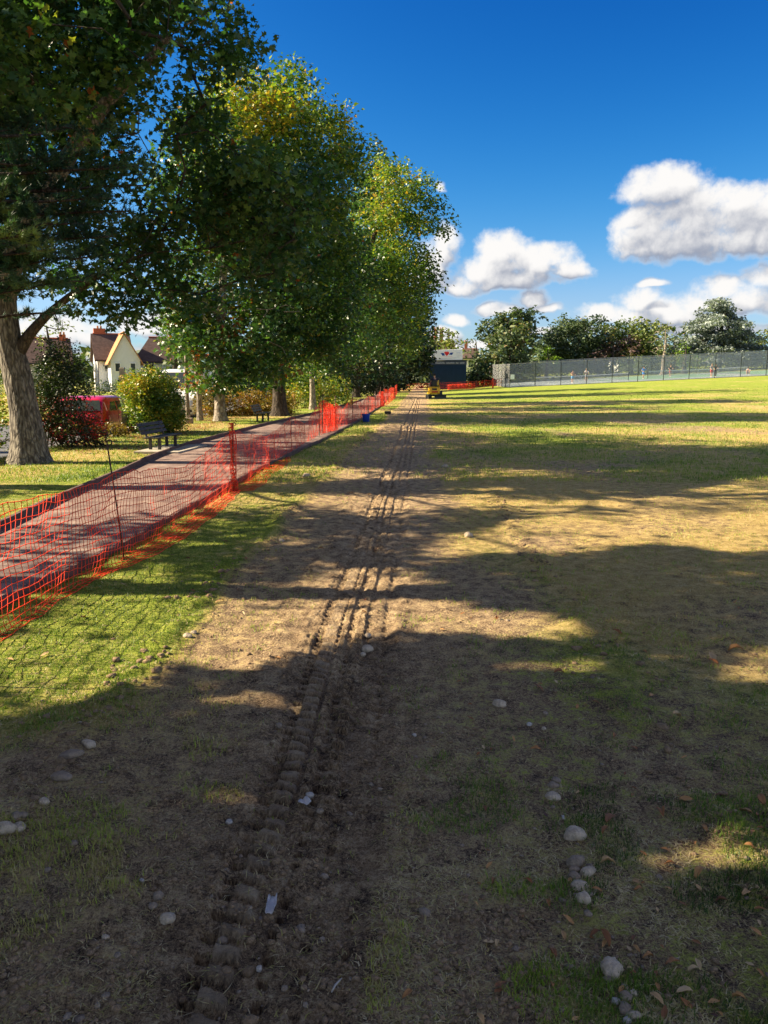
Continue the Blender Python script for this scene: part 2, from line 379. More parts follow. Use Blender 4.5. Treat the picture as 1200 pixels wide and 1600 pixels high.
def track_h(s, y):
    """pressed profile of the rubber crawler tracks, s across from the lug row, y along"""
    n = fbm(s * 14, y * 14, 21, 3) - .5; n2 = fbm(s * 5, y * 1.7, 22, 3)
    str_ = sst(y, -5, 0) * (0.75 + 0.5 * (n2 - .4)); soft = sst(vn(y * .9, y * 0, 61), .25, .5)
    per = 0.083; w = y + 0.35 * s + .02 * (vn(y * 1.1, y * 0, 31) - .5)
    def pulse(ph, duty, k=.12):
        t = (w / per + ph) % 1.0; return sst(t, 0, k) * sst(-t, -duty - k, -duty)
    def band(a, b, e=.008): return sst(s, a - e, a + e) * sst(-s, -b - e, -b + e)
    blk = .45 + .8 * vn(np.floor(w / per + .25) * 3.7, np.floor(s * 9) * 1.3, 64)      # every lug printed differently
    smear = sst(fbm(s * 6, y * 2.2, 65, 3), .30, .52)
    z = -0.013 * band(-.11, .38, .04)
    nearf = 1.25 + .85 * sst(-y, -4.9, -3.9)
    dome = 1 - .28 * np.clip(np.abs(s - .003) / .045, 0, 1) ** 4 - .18 * sst((w / per) % 1.0, .05, .5)
    z = z + 0.015 * (nearf + .25 * (nearf - 1)) * band(-.038, .044, .004) * pulse(0, .54, .06) * dome * (.7 + .3 * blk) * (.8 + .2 * smear)
    z = z - 0.026 * (nearf * .6 + .4) * band(-.088, -.046, .004) * pulse(.30, .40, .05) * (.5 + .6 * smear)
    z = z + 0.008 * nearf * band(-.120, -.096, .01) * pulse(.1, .6) * smear
    z = z + 0.012 * nearf * band(.062, .100, .006) * (0.35 + .65 * pulse(.2, .72)) * soft
    z = z - 0.020 * nearf * band(.108, .136, .005) * pulse(.6, .42, .05) * (.4 + .7 * smear)
    z = z + 0.015 * nearf * band(.150, .205, .005) * pulse(.3, .52, .06) * (0.3 + .7 * soft) * blk
    z = z - 0.020 * band(.212, .240, .008) * pulse(.75, .42, .08) * smear
    z = z + 0.010 * nearf * band(.260, .315, .01) * pulse(.15, .5) * sst(vn(s * 2, y * .6, 63), .3, .6)
    z = z - 0.020 * band(.328, .354, .008) * pulse(.45, .42, .08) * smear
    z = z + 0.010 * np.exp(-((s + .165) / .03) ** 2) * sst(vn(s * 20, y * 9, 71), .4, .8)
    z = z + 0.012 * np.exp(-((s - .43) / .04) ** 2) * sst(vn(s * 16, y * 9, 72), .35, .8)
    rg_ = np.abs(fbm(s * 26, y * 26, 66, 4) - .5) * 2
    z = z + .020 * (rg_ - .2) * .38 * (band(-.30, .60, .1) - .8 * band(-.045, .05, .005)) * sst(-y, -8, -5)
    pul2 = 0.012 * band(-.42, -.30, .02) * pulse(.5, .5, .2) * sst(vn(y * .7, y * 0, 81), .35, .6)
    z = z * str_ * 1.1 + pul2 + 0.020 * n * band(-.25, .5, .06)
    groove = -0.032 * (band(-.10, -.03, .02) + band(.10, .15, .02) + band(.20, .25, .02) + band(.32, .36, .02)) * (.5 + .7 * fbm(s * 3, y * .8, 68, 3))
    z = z * (1 - sst(y, 11, 17)) + groove * sst(y, 11, 17)
    return z * (1 - sst(y, 62, 66))

# ---- ground sheet
def grow_axis(a, step, fac, end):
    r = [a]
    while r[-1] < end: r.append(r[-1] + max(step, abs(r[-1] - a) * fac)); 
    return r
sp = list(np.arange(-0.20, -0.13, 0.0075)) + list(np.arange(-0.13, 0.25, 0.005)) + list(np.arange(0.25, 0.48, 0.0075)); d = .0075; x = sp[-1]; right = []
while x < 1500: d = min(d * 1.075, max(.032, abs(x) * .035)); x += d; right.append(x)
d = .0075; x = sp[0]; left = []
while x > -1500: d = min(d * 1.075, max(.032, abs(x) * .035)); x -= d; left.append(x)
Scol = np.array(left[::-1] + sp + right)
ys = [-60, -30, -12, -5, -2, -.5, .5, 1.0]; y = 1.25
while y < 1500:
    ys.append(y)
    y += .0052 if y < 4.3 else (.003 * y if y < 11 else (.0075 * y if y < 60 else (.03 * y)))
ys = np.array(ys + [1600])
SS_, YY = np.meshgrid(Scol, ys)
XX = SS_ + xc(YY) * np.exp(-(np.abs(SS_) / 60) ** 2)
Sx = XX - xc(YY)
ZZ = gz(XX, YY) + track_h(Sx, YY)
pn = np.interp(YY, PNEAR[:, 0], PNEAR[:, 1]); pf = np.interp(YY, PFAR[:, 0], PFAR[:, 1])
def cover(x, y):
    """grass amount, dryness"""
    s = x - xc(y)
    w1 = (fbm(x * .8, y * .5, 51, 3) - .5)
    strip = sst(s + w1 * .5, -1.12, -.82) * sst(-(s + w1 * .7), -1.25, -.62)
    g = np.where(s < 0, .84, .52 + .20 * sst(y, 5, 10))
    g = g + (fbm(x * .55, y * .35, 52, 4) - .5) * np.where(s < 0, .5, 1.25)
    far = sst(y, 30, 75); g = g + .35 * far * sst(s, 0, 4)
    g = g * np.where(s < 0, .08 + .92 * sst(y + w1 * .8, 2.7, 3.5), 1) - np.where(s > 0, .36 * sst(-y, -6.5, -3.8), 0)
    g = g * (1 - strip) + strip * (.36 - .26 * np.exp(-((s - .12) / .42) ** 2)) 
    g = np.clip(g, 0, 1)
    dry = .62 + (fbm(x * .45, y * .3, 53, 4) - .5) * 1.3
    dry = np.where(s < -.6, dry - .18, dry - .10)
    dry = dry - .35 * sst(-y, -5, -3.6) * (s > .5) + .25 * np.exp(-((y - 10) / 4) ** 2) * sst(s, .5, 2) - .38 * sst(y, 32, 75) * sst(s, 1, 6) + .5 * strip
    return g, np.clip(dry, 0, 1)
g_, d_ = cover(XX, YY)
g_ = np.where(XX < pf, np.clip(g_ * .9, 0, 1), g_)
litter = sst(-XX, 5.2, 6.6) * sst(YY, 17, 19) * sst(-YY, -37, -34) * sst(fbm(XX * 1.5, YY * 1.5, 90, 3), .35, .55)
nr, ncx = XX.shape
idx = np.arange(nr * ncx).reshape(nr, ncx)
F = np.stack([idx[:-1, :-1], idx[:-1, 1:], idx[1:, 1:], idx[1:, :-1]], -1).reshape(-1, 4)

m, t, o = newmat('ground_soil_and_turf')
p = pos(t); ga = N(t, 'ShaderNodeAttribute', attribute_name='grass').outputs['Fac']
da = N(t, 'ShaderNodeAttribute', attribute_name='dry').outputs['Fac']; la = N(t, 'ShaderNodeAttribute', attribute_name='litter').outputs['Fac']
pf2 = VM(t, 'MULTIPLY', p, (1, 1, .3))
n_big = noise(t, 1.1, 6, pf2); n_mid = noise(t, 9, 8, pf2, .68); n_fine = noise(t, 75, 6, pf2, .78); n_vf = noise(t, 260, 3, pf2, .7)
st1 = noise(t, 26, 5, VM(t, 'MULTIPLY', p, (1.0, 4.0, 1)), .7, 2.5)
grit = noise(t, 190, 4, pf2, .8)
vg = N(t, 'ShaderNodeTexVoronoi', feature='F1'); vg.inputs['Scale'].default_value = 95; t.links.new(VM(t, 'ADD', p, VM(t, 'MULTIPLY', N(t, 'ShaderNodeTexNoise').outputs['Color'], (0.02, 0.02, 0.02))), vg.inputs['Vector'])
mixn = M(t, 'ADD', M(t, 'ADD', M(t, 'MULTIPLY', n_mid, .30), M(t, 'MULTIPLY', n_fine, .38)), M(t, 'MULTIPLY', grit, .32))
mixc = M(t, 'ADD', M(t, 'MULTIPLY', M(t, 'SUBTRACT', mixn, .5), 5.5), .5, clamp=True)
soil = ramp(t, mixc, [(0.04, (0.040, 0.028, 0.022)), (0.30, (0.200, 0.136, 0.086)), (0.60, (0.49, 0.345, 0.188)), (0.92, (0.74, 0.58, 0.37))])
soil = MIXC(t, M(t, 'MULTIPLY', SS(t, st1, .56, .66), .5), soil, col((0.36, 0.29, 0.18)))
green = ramp(t, mixc, [(0.1, (0.055, 0.090, 0.010)), (0.5, (0.24, 0.30, 0.035)), (0.88, (0.52, 0.54, 0.10))])
straw = ramp(t, M(t, 'ADD', M(t, 'MULTIPLY', mixc, .75), M(t, 'MULTIPLY', st1, .25)), [(0.12, (0.20, 0.135, 0.04)), (0.5, (0.50, 0.36, 0.13)), (0.88, (0.72, 0.56, 0.27))])
dn = SS(t, M(t, 'ADD', da, M(t, 'MULTIPLY', M(t, 'SUBTRACT', M(t, 'ADD', M(t, 'MULTIPLY', n_mid, .6), M(t, 'MULTIPLY', n_big, .4)), .5), 1.9)), .25, .75)
turf = MIXC(t, dn, green, straw)
gn = SS(t, M(t, 'ADD', ga, M(t, 'MULTIPLY', M(t, 'SUBTRACT', M(t, 'ADD', M(t, 'MULTIPLY', n_mid, .55), M(t, 'MULTIPLY', n_fine, .45)), .5), 2.2)), .32, .62)
c = MIXC(t, gn, soil, turf)
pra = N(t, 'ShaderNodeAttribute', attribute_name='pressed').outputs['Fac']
c = MIXC(t, M(t, 'MULTIPLY', N(t, 'ShaderNodeAttribute', attribute_name='track_dark').outputs['Fac'], .9), c, MIXC(t, 1.0, c, col((0.74, 0.72, 0.72)), 'MULTIPLY'))  # soil round the near track darkened so the lug print stands out
c = MIXC(t, M(t, 'MULTIPLY', pra, .8), c, ramp(t, n_mid, [(0.35, (0.33, 0.24, 0.16)), (0.65, (0.52, 0.41, 0.28))]))  # pressed lug tops paler: contrast the even skylight lacks, put into colour
c = MIXC(t, M(t, 'MULTIPLY', la, SS(t, n_mid, .4, .55)), c, ramp(t, n_fine, [(0.35, (0.10, 0.05, 0.03)), (0.5, (0.26, 0.12, 0.05)), (0.65, (0.40, 0.22, 0.10))]))
hh = M(t, 'ADD', M(t, 'MULTIPLY', n_mid, .35), M(t, 'ADD', M(t, 'MULTIPLY', n_fine, .50), M(t, 'MULTIPLY', grit, .22)))
bsdf(t, o, c, 0.95, 0, 0.12, hh, 0.06)
MT['ground'] = m
ground = np_mesh('ground', np.stack([XX, YY, ZZ], -1).reshape(-1, 3), F, m, None, True, {'grass': g_.ravel(), 'dry': d_.ravel(), 'litter': litter.ravel(), 'track_dark': (sst(Sx, -.30, -.16) * sst(-Sx, -.56, -.40) * sst(fbm(XX * 5, YY * 5, 77, 3), .30, .50) * sst(-YY, -7, -4)).ravel(), 'pressed': (sst(track_h(Sx, YY), -.006, .004) * sst(-np.abs(Sx - .003), -.046, -.036) * .8 * sst(-YY, -9, -4)).ravel()})
tag(ground, 'worn park field of dry turf and bare soil', kind='structure')

# ---- footpath with raised edging, road
m, t, o = newmat('footpath_tarmac'); p = pos(t)
n1 = noise(t, 3, 6, p); n2 = noise(t, 120, 3, p, .7); n3 = noise(t, 22, 5, p)
c = ramp(t, M(t, 'ADD', M(t, 'ADD', M(t, 'MULTIPLY', n1, .45), M(t, 'MULTIPLY', n2, .3)), M(t, 'MULTIPLY', n3, .25)), [(0.36, (0.085, 0.054, 0.048)), (0.5, (0.19, 0.128, 0.108)), (0.62, (0.33, 0.25, 0.20))])
bsdf(t, o, c, .9, 0, .25, M(t, 'ADD', n2, M(t, 'MULTIPLY', n3, .5)), .004); MT['path'] = m
m, t, o = newmat('road_asphalt'); p = pos(t); n2 = noise(t, 90, 3, p, .7); n1 = noise(t, 1.5, 5, p)
bsdf(t, o, ramp(t, M(t, 'ADD', M(t, 'MULTIPLY', n1, .5), M(t, 'MULTIPLY', n2, .5)), [(0.3, (0.06, 0.06, 0.062)), (0.7, (0.14, 0.14, 0.145))]), .85, 0, .3, n2, .003); MT['road'] = m
py = np.array([-6, -2, 1] + list(np.arange(3, 30, .5)) + list(np.arange(30, 124, 2.0)))
def strip(name, a, b, mat, lift, mm, n=7, fz=None):
    A = np.interp(py, a[:, 0], a[:, 1]); B = np.interp(py, b[:, 0], b[:, 1])
    T = np.linspace(0, 1, n); X = A[:, None] * (1 - T) + B[:, None] * T; Y = np.repeat(py[:, None], n, 1)
    Z = macro(X, Y) + lift + .008 * (fbm(X * 1.2, Y * 1.2, 33, 2) - .5)
    i = np.arange(X.size).reshape(X.shape)
    F = np.stack([i[:-1, :-1], i[:-1, 1:], i[1:, 1:], i[1:, :-1]], -1).reshape(-1, 4)
    o = np_mesh(name, np.stack([X, Y, Z], -1).reshape(-1, 3), F, mm, None, True); return o
path = strip('footpath', PFAR, PNEAR, None, .012, MT['path'])
tag(path, 'pinkish brown tarmac footpath running beside the orange barrier', kind='structure')
ROADR = np.array([(-20, -8.75), (130, -8.75)]); ROADL = np.array([(-20, -15.5), (130, -15.5)])
road = strip('road', ROADL, ROADR, None, .035, MT['road']); tag(road, 'grey asphalt road beyond the hedges', kind='structure')
MT['edging'] = plain('edging_timber', (0.13, 0.085, 0.075), .85, 0, .2, .4, 6)
kb = []
for (tab, sgn) in ((PNEAR, 1), (PFAR, -1)):
    yy = 3.0
    while yy < 60:
        L = 2.4 if yy < 30 else 6.0
        mb = MB(); k = 5
        for q in range(k):
            y0 = yy + L * q / k; y1 = yy + L * (q + 1) / k - (.012 if q == k - 1 else 0)
            x0 = float(np.interp(y0, tab[:, 0], tab[:, 1])); x1 = float(np.interp(y1, tab[:, 0], tab[:, 1]))
            w = .045; h = .060 if sgn > 0 else .095
            jj = .012 * (random.random() - .5)
            vs = []
            for (xq, yq) in ((x0, y0), (x1, y1)):
                z0 = float(macro(xq, yq))
                for (dx, dz) in ((0, -.08), (w, -.08), (w, h + jj), (0, h + jj)): vs.append((xq + sgn * dx, yq, z0 + dz))
            mb.add(vs, [(0, 1, 5, 4), (1, 2, 6, 5), (2, 3, 7, 6), (3, 0, 4, 7), (0, 3, 2, 1), (4, 5, 6, 7)])
        mb.build('edging_board', MT['edging'], path); yy += L

# ------------------------------------------------------------------ leaf and tree machinery
def rot_mats(n, rng, droop=0.35):
    a = rng.uniform(0, 2 * PI, n)
    nz_ = rng.normal(0, 1, (n, 3)); nz_[:, 2] = np.abs(nz_[:, 2]) + .5
    nz_ /= np.linalg.norm(nz_, axis=1)[:, None]
    tx = np.stack([np.cos(a), np.sin(a), np.full(n, -droop)], 1) + rng.normal(0, .25, (n, 3))
    tx -= nz_ * np.sum(tx * nz_, 1)[:, None]; tx /= np.linalg.norm(tx, axis=1)[:, None] + 1e-9
    b = np.cross(nz_, tx)
    return np.stack([tx, b, nz_], 2)      # columns
LEAF_KITE = (np.array([(0, 0, 0), (.45, -.30, .06), (1, 0, -.10), (.45, .30, .06)]), np.array([(0, 1, 2, 3)]))
LEAF_LOBED = (np.array([(0, 0, 0), (.18, -.34, .03), (.36, -.16, .02), (.55, -.52, .05), (.66, -.15, .0), (1.0, 0, -.12), (.66, .15, .0), (.55, .52, .05), (.36, .16, .02), (.18, .34, .03)]),
              np.array([(0, 1, 2, 8, 9), (2, 3, 4, 6, 7), (2, 7, 8, 2, 8), (4, 5, 6, 4, 6)]))
LEAF_LOBED = (LEAF_LOBED[0], np.array([(0, 1, 2), (0, 2, 8), (0, 8, 9), (2, 3, 4), (2, 4, 6), (2, 6, 8), (8, 6, 7), (4, 5, 6)]))
CLUSTER = (np.array([(0, 0, 0), (.3, -.5, .1), (.62, -.18, .02), (1, -.3, -.1), (.75, .15, .12), (.9, .5, -.05), (.35, .38, .1), (-.1, .35, 0)]), np.array([(0, 1, 2, 3), (0, 2, 4, 6), (4, 5, 6, 7)]))
def leaves(name, Pn, size, mat, parent, rng, tmpl=LEAF_KITE, tint=None, droop=.35, var=.5):
    n = len(Pn)
    if n == 0: return None
    T, Fc = tmpl; R = rot_mats(n, rng, droop); s = size * rng.uniform(1 - var, 1 + var, n)
    V = np.einsum('nij,kj->nki', R, T) * s[:, None, None] + Pn[:, None, :]
    k = len(T); F = (Fc[None] + (np.arange(n) * k)[:, None, None]).reshape(-1, Fc.shape[1])
    if tint is None: tint = rng.uniform(0, 1, n)
    o = np_mesh(name, V.reshape(-1, 3), F, mat, parent, False, {'tint': np.repeat(np.clip(tint, 0, 1), k)})
    return o
def tint_of(Pn, rng, bias=0.0, f=.55, seed=5, amp=1.5, rnd=.22):
    return np.clip(.42 + bias + (fbm(Pn[:, 0] * f, Pn[:, 1] * f, seed, 3, Pn[:, 2] * f) - .5) * amp + rng.normal(0, rnd, len(Pn)), 0, 1)

def poly_in(px, py_, poly):
    r = np.zeros(len(px), bool); n = len(poly); j = n - 1
    for i in range(n):
        xi, yi = poly[i]; xj, yj = poly[j]
        c_ = ((yi > py_) != (yj > py_)) & (px < (xj - xi) * (py_ - yi) / (yj - yi + 1e-12) + xi); r ^= c_; j = i
    return r
# openings in the row of crowns, written as the patches of sun that reach the ground
GAPS = [
 [G(*q) for q in [(-60, 1150), (0, 1135), (130, 1112), (250, 1085), (330, 1052), (430, 1048), (480, 1058), (560, 1026), (590, 1010), (650, 1012), (700, 985), (830, 1000), (960, 985), (900, 955), (790, 950), (700, 925), (640, 930), (600, 885), (540, 885), (500, 880), (430, 915), (340, 908), (260, 885), (190, 890), (80, 955), (-60, 1020)]],
 [G(*q) for q in [(690, 880), (620, 905), (700, 845), (790, 812), (960, 800), (1040, 770), (1200, 742), (1700, 735), (1900, 860), (1500, 868), (1200, 866), (1000, 852), (880, 868), (780, 862)]],
 [G(*q) for q in [(430, 706), (545, 682), (640, 671), (800, 671), (1200, 664), (1800, 655), (1800, 645), (1200, 653), (800, 662), (650, 657), (540, 668), (400, 690)]],
 [G(*q) for q in [(1030, 1290), (1130, 1280), (1150, 1345), (1040, 1375), (960, 1350)]],
 [G(*q) for q in [(760, 1175), (820, 1170), (820, 1190), (760, 1190)]],
 [G(*q) for q in [(345, 1215), (405, 1215), (410, 1245), (345, 1265)]],
 [G(*q) for q in [(1180, 1340), (1300, 1320), (1330, 1385), (1190, 1380)]],
 [G(*q) for q in [(800, 1028), (930, 1022), (930, 1042), (810, 1046)]],
 [G(*q) for q in [(1010, 1092), (1075, 1090), (1080, 1108), (1015, 1112)]],
 [G(*q) for q in [(925, 1158), (1005, 1152), (1010, 1168), (935, 1174)]],
 [G(*q) for q in [(1165, 1010), (1300, 1000), (1300, 1050), (1180, 1048)]],
 [G(*q) for q in [(1000, 1225), (1045, 1220), (1050, 1238), (1005, 1242)]],
 [G(*q) for q in [(620, 1490), (660, 1480), (670, 1510), (630, 1515)]],
 [G(*q) for q in [(200, 1235), (250, 1230), (255, 1246), (205, 1250)]],
 [G(*q) for q in [(300, 1085), (430, 1075), (440, 1100), (330, 1112)]],
]
def grow_poly(p, k):
    cx_ = sum(q[0] for q in p) / len(p); cy_ = sum(q[1] for q in p) / len(p); return [(cx_ + (q[0] - cx_) * k, cy_ + (q[1] - cy_) * k) for q in p]
GAPS = GAPS[:3] + [grow_poly(p, 1.6) for p in GAPS[3:]]
def shadow_xy(Pn):
    k = Pn[:, 2] / SUNV[2]; return Pn[:, 0] - SUNV[0] * k, Pn[:, 1] - SUNV[1] * k
def gap_keep(Pn, rng, keep=.02):
    sx_, sy_ = shadow_xy(Pn)
    sx_ = sx_ + (fbm(sx_ * 1.9, sy_ * 3.4, 101, 3) - .5) * .55 + rng.normal(0, .06, len(Pn)); sy_ = sy_ + (fbm(sx_ * 1.9, sy_ * 3.4, 102, 3) - .5) * .26 + rng.normal(0, .03, len(Pn))
    r = np.zeros(len(Pn), bool)
    for g in GAPS: r |= poly_in(sx_, sy_, g)
    tt = (-7.25 - Pn[:, 0]) / -SUNV[0]; zt = Pn[:, 2] - SUNV[2] * tt; yt = Pn[:, 1] - SUNV[1] * tt
    r |= (Pn[:, 0] < -7.5) & (np.abs(yt - 14.95) < .6) & (zt < 2.5 + rng.normal(0, .15, len(Pn)))
    tt = (-5.8 - Pn[:, 0]) / -SUNV[0]; zt = Pn[:, 2] - SUNV[2] * tt; yt = Pn[:, 1] - SUNV[1] * tt
    r |= (Pn[:, 0] < -6.5) & (yt > 15.5) & (yt < 24) & (zt < 1.6) & (fbm(yt * .8, zt, 19, 2) > .42)
    return (~r) | (rng.random(len(Pn)) < keep)

def clumps(ells, spacing, rng, shell=.45):
    """clump centres spread through the outer part of each ellipsoid (c, r)"""
    out = []
    for (c, r) in ells:
        vol = 4 / 3 * PI * r[0] * r[1] * r[2]; n = max(4, int(vol * (1 - shell ** 3) / spacing ** 3))
        d = rng.normal(0, 1, (n, 3)); d /= np.linalg.norm(d, axis=1)[:, None]
        rad = (rng.uniform(shell ** 3, 1, n)) ** (1 / 3.)
        rad = rad * (0.90 + .26 * (vn(d[:, 0] * 2.2 + c[0], d[:, 1] * 2.2 + c[1], 8, d[:, 2] * 2.2)))
        out.append(np.array(c) + d * rad[:, None] * np.array(r))
    return np.concatenate(out)
def clump_leaves(Cn, per, rad, rng, flat=.65):
    n = len(Cn); rr = rad * rng.uniform(.5, 1.4, n); k = np.maximum(3, (per * (rr / rad) ** 2 * rng.uniform(.7, 1.3, n)).astype(int))
    base = np.repeat(Cn, k, 0); R = np.repeat(rr, k)
    d = rng.normal(0, 1, (len(base), 3)); d /= np.linalg.norm(d, axis=1)[:, None]
    q = rng.uniform(.0, 1, len(base)) ** .45
    off = d * (q * R)[:, None]; off[:, 2] *= flat; off[:, 2] -= .25 * R * (np.hypot(off[:, 0], off[:, 1]) / (R + 1e-6)) ** 2
    return base + off
def skeleton(trunk, targets, rng, twig=.012, expo=.46, maxr=None, n=6, lift=.12):
    """trunk: list of (x,y,z,r). Each target joins the nearest lower wood; radii by the load each piece carries."""
    nodes = [np.array(q[:3], float) for q in trunk]; par = [-1] + list(range(len(trunk) - 1)); fixed = {i: q[3] for i, q in enumerate(trunk)}
    c0 = nodes[-1]; order = np.argsort(np.linalg.norm(targets - c0, axis=1)); start = len(trunk) // 2
    arr = np.array(nodes)
    for ti in order:
        tg = targets[ti]; d = arr - tg; dist = np.linalg.norm(d, axis=1)
        cost = dist + np.maximum(0, d[:, 2] + .15 * dist) * 1.3; cost[:start] += 3.0
        b = int(np.argmin(cost)); L = dist[b]; a = arr[b]
        k = max(1, int(L / .55)); prev = b; new = []
        for q in range(1, k + 1):
            f = q / k; pnt = a * (1 - f) + tg * f + np.array([0, 0, lift * L * math.sin(PI * f)]) + (rng.normal(0, min(.07 * L, .16), 3) if q < k else 0) * math.sin(PI * min(f, .99))
            new.append(pnt); par.append(prev); prev = len(par) - 1
        arr = np.vstack([arr] + [q[None] for q in new])
    N_ = len(arr); load = np.zeros(N_); hasch = np.zeros(N_, bool)
    for i in range(N_):
        if par[i] >= 0: hasch[par[i]] = True
    for i in range(N_ - 1, -1, -1):
        if not hasch[i]: load[i] += 1
        if par[i] >= 0: load[par[i]] += load[i]
    rad = twig * np.maximum(load, 1) ** expo
    mb = MB()
    for i in range(len(trunk), N_):
        p_ = par[i]; ra = rad[p_] if p_ not in fixed else min(fixed[p_] * .6, rad[i] * 1.25); 
        mb.tube([arr[p_], arr[i]], [min(ra, rad[i] * 1.6), rad[i] * .92], n if rad[i] > .03 else 4, cap=False)
    return mb
def trunk_obj(pts, rads, mat, parent, name='trunk', n=14, flare=0.5, rough=.05, seed=1, rings=None):
    """tapered trunk with fluted base and bark relief"""
    pts = np.array(pts, float); rads = np.array(rads, float)
    L = np.r_[0, np.cumsum(np.linalg.norm(np.diff(pts, axis=0), axis=1))]
    rings = rings or max(10, int(L[-1] / .25)); s = np.linspace(0, L[-1], rings)
    Cc = np.stack([np.interp(s, L, pts[:, k]) for k in range(3)], 1)
    for _ in range(3): Cc[1:-1] = (Cc[:-2] + 2 * Cc[1:-1] + Cc[2:]) / 4
    R = np.interp(s, L, rads) * (1 + flare * np.exp(-s / .22) + .18 * flare * np.exp(-s / .7))
    th = np.linspace(0, 2 * PI, n, endpoint=False); TH, S = np.meshgrid(th, s)
    cx, cy = np.cos(TH), np.sin(TH)
    dsp = 1 + rough * 2 * (fbm(cx * 3.2 + 5 + S * .15, cy * 3.2 + S * .2, seed, 4, S * 1.1) - .5) + rough * 1.6 * (fbm(cx * 9, cy * 9 + 3, seed + 4, 3, S * 2.6) - .5)
    dsp += .16 * flare * np.exp(-S / .35) * np.sin(TH * 5 + seed)
    X = Cc[:, 0][:, None] + cx * R[:, None] * dsp; Y = Cc[:, 1][:, None] + cy * R[:, None] * dsp; Z = Cc[:, 2][:, None] + 0 * cx
    i = np.arange(X.size).reshape(X.shape); j = np.roll(i, -1, 1)
    F = np.stack([i[:-1], j[:-1], j[1:], i[1:]], -1).reshape(-1, 4)
    return np_mesh(name, np.stack([X, Y, Z], -1).reshape(-1, 3), F, mat, parent, True)
def E(u, v, Y, ru, rv, ry):
    c = P(u, v, Y); k = Y / FPX * 1.02
    return (c, (ru * k, ry, rv * k))
def rel(o, base):   # shift mesh data into the local frame of a thing whose base is at `base`
    if o is None: return
    n = len(o.data.vertices); a = np.empty(n * 3, np.float32); o.data.vertices.foreach_get('co', a)
    a = a.reshape(-1, 3) - np.array(base, np.float32); o.data.vertices.foreach_set('co', a.ravel()); o.data.update()
def tree(name, label, base, trunk, ells, *, sp=.9, per=45, crad=.75, lsize=.14, mat='leaf_oak', bark='bark', tmpl=LEAF_KITE, bias=0., amp=1.5, f=.55, seed=1, shell=.45,
         group=None, cat='tree', keep=None, flare=.5, skel=True, droop=.35, twig=.012, sk_max=170, flat=.65, rough=.05, tn=14, extra_tint=None, wood='twig'):
    rng = np.random.default_rng(seed); bz = base[2]
    t_ = thing(name, label, cat, base, 0, group)
    tr = trunk_obj([q[:3] for q in trunk], [q[3] for q in trunk], MT[bark], t_, n=tn, flare=flare, rough=rough, seed=seed); rel(tr, base)
    Cn = clumps(ells, sp, rng, shell)
    if skel:
        tg = Cn if keep is None else Cn[keep(Cn, rng)]
        if len(tg) > sk_max: tg = tg[rng.choice(len(tg), sk_max, replace=False)]
        mb = skeleton(trunk, tg, rng, twig=twig); b = mb.build('branches', MT[wood], t_, True); b['kind'] = 'stuff'; rel(b, base)
    L = clump_leaves(Cn, per, crad, rng, flat)
    if keep is not None: L = L[keep(L, rng)]
    tint = tint_of(L, rng, bias, f, seed, amp)
    if extra_tint is not None: tint = np.clip(tint + extra_tint(L), 0, 1)
    c_ = leaves('crown', L, lsize, MT[mat], t_, rng, tmpl, tint, droop); rel(c_, base)
    return t_

# ------------------------------------------------------------------ trees of the left row
def trk(pts):  # (u, v, Y, r)
    return [P(u, v, Y) + (r,) for (u, v, Y, r) in pts]
b0 = (-6.93, 14.96, 0.0)
big = trk([(48, 724, 14.9, .31), (45, 690, 14.9, .29), (38, 640, 14.95, .26), (26, 580, 15, .245), (12, 530, 15, .235), (6, 470, 15, .21), (20, 400, 14.8, .21), (60, 320, 14.6, .19), (110, 240, 14.5, .165), (165, 160, 14.4, .14), (210, 120, 14.2, .11), (260, 60, 14, .08)])
limb = trk([(18, 570, 15, .15), (45, 522, 15, .13), (75, 490, 15, .115), (110, 462, 15, .10), (160, 425, 15, .085), (230, 395, 15.2, .07), (330, 388, 15.5, .055), (430, 365, 15.8, .04), (490, 340, 16, .02)])
rng0 = np.random.default_rng(11)
oak = thing('oak_tree', 'large leaning oak with thick fissured grey trunk at the left edge', 'tree', b0)
rel(trunk_obj([q[:3] for q in big], [q[3] for q in big], MT['bark'], oak, n=56, flare=.40, rough=.085, seed=3, rings=200), b0)
rel(trunk_obj([q[:3] for q in limb], [q[3] for q in limb], MT['bark_dark'], oak, name='limb', n=16, flare=0, rough=.06, seed=4, rings=60), b0)
ells = [E(95, 40, 14.5, 130, 105, 3.2), E(40, 130, 14.5, 125, 110, 3.0), E(290, 5, 14, 78, 75, 2.4), E(345, 30, 14, 45, 40, 1.2), E(220, 70, 14, 68, 40, 1.6), E(150, 180, 13.3, 95, 75, .7),
        E(120, -180, 15, 240, 160, 5.0), E(-150, -60, 15, 200, 220, 5.0),
        E(310, 262, 16, 92, 82, 2.2), E(400, 300, 16, 100, 82, 2.2), E(250, 340, 16, 90, 70, 2.0), E(400, 390, 16.5, 85, 60, 1.8), E(300, 430, 16, 90, 48, 1.6), E(200, 440, 15.5, 90, 45, 1.6),
        E(150, 475, 16, 80, 28, 1.0), E(70, 250, 17, 110, 90, 1.4), E(70, 390, 17, 90, 60, 1.2), E(455, 300, 16.5, 48, 70, 1.6), E(120, 330, 17, 110, 110, 1.5)]
Cn = clumps(ells, .80, rng0, .15)
wood = [q for q in big[4:]]; sk = skeleton(big[4:] , Cn[rng0.choice(len(Cn), min(len(Cn), 200), replace=False)], rng0, twig=.009, lift=.10)
sk2 = skeleton(limb[2:], Cn[(Cn[:, 0] > P(180, 300, 16)[0]) & (Cn[:, 2] < P(180, 240, 16)[2])][:110], rng0, twig=.008, lift=.08)
for q_ in (sk, sk2):
    q_ = q_.build('branches', MT['twig'], oak, True); q_['kind'] = 'stuff'; rel(q_, b0)
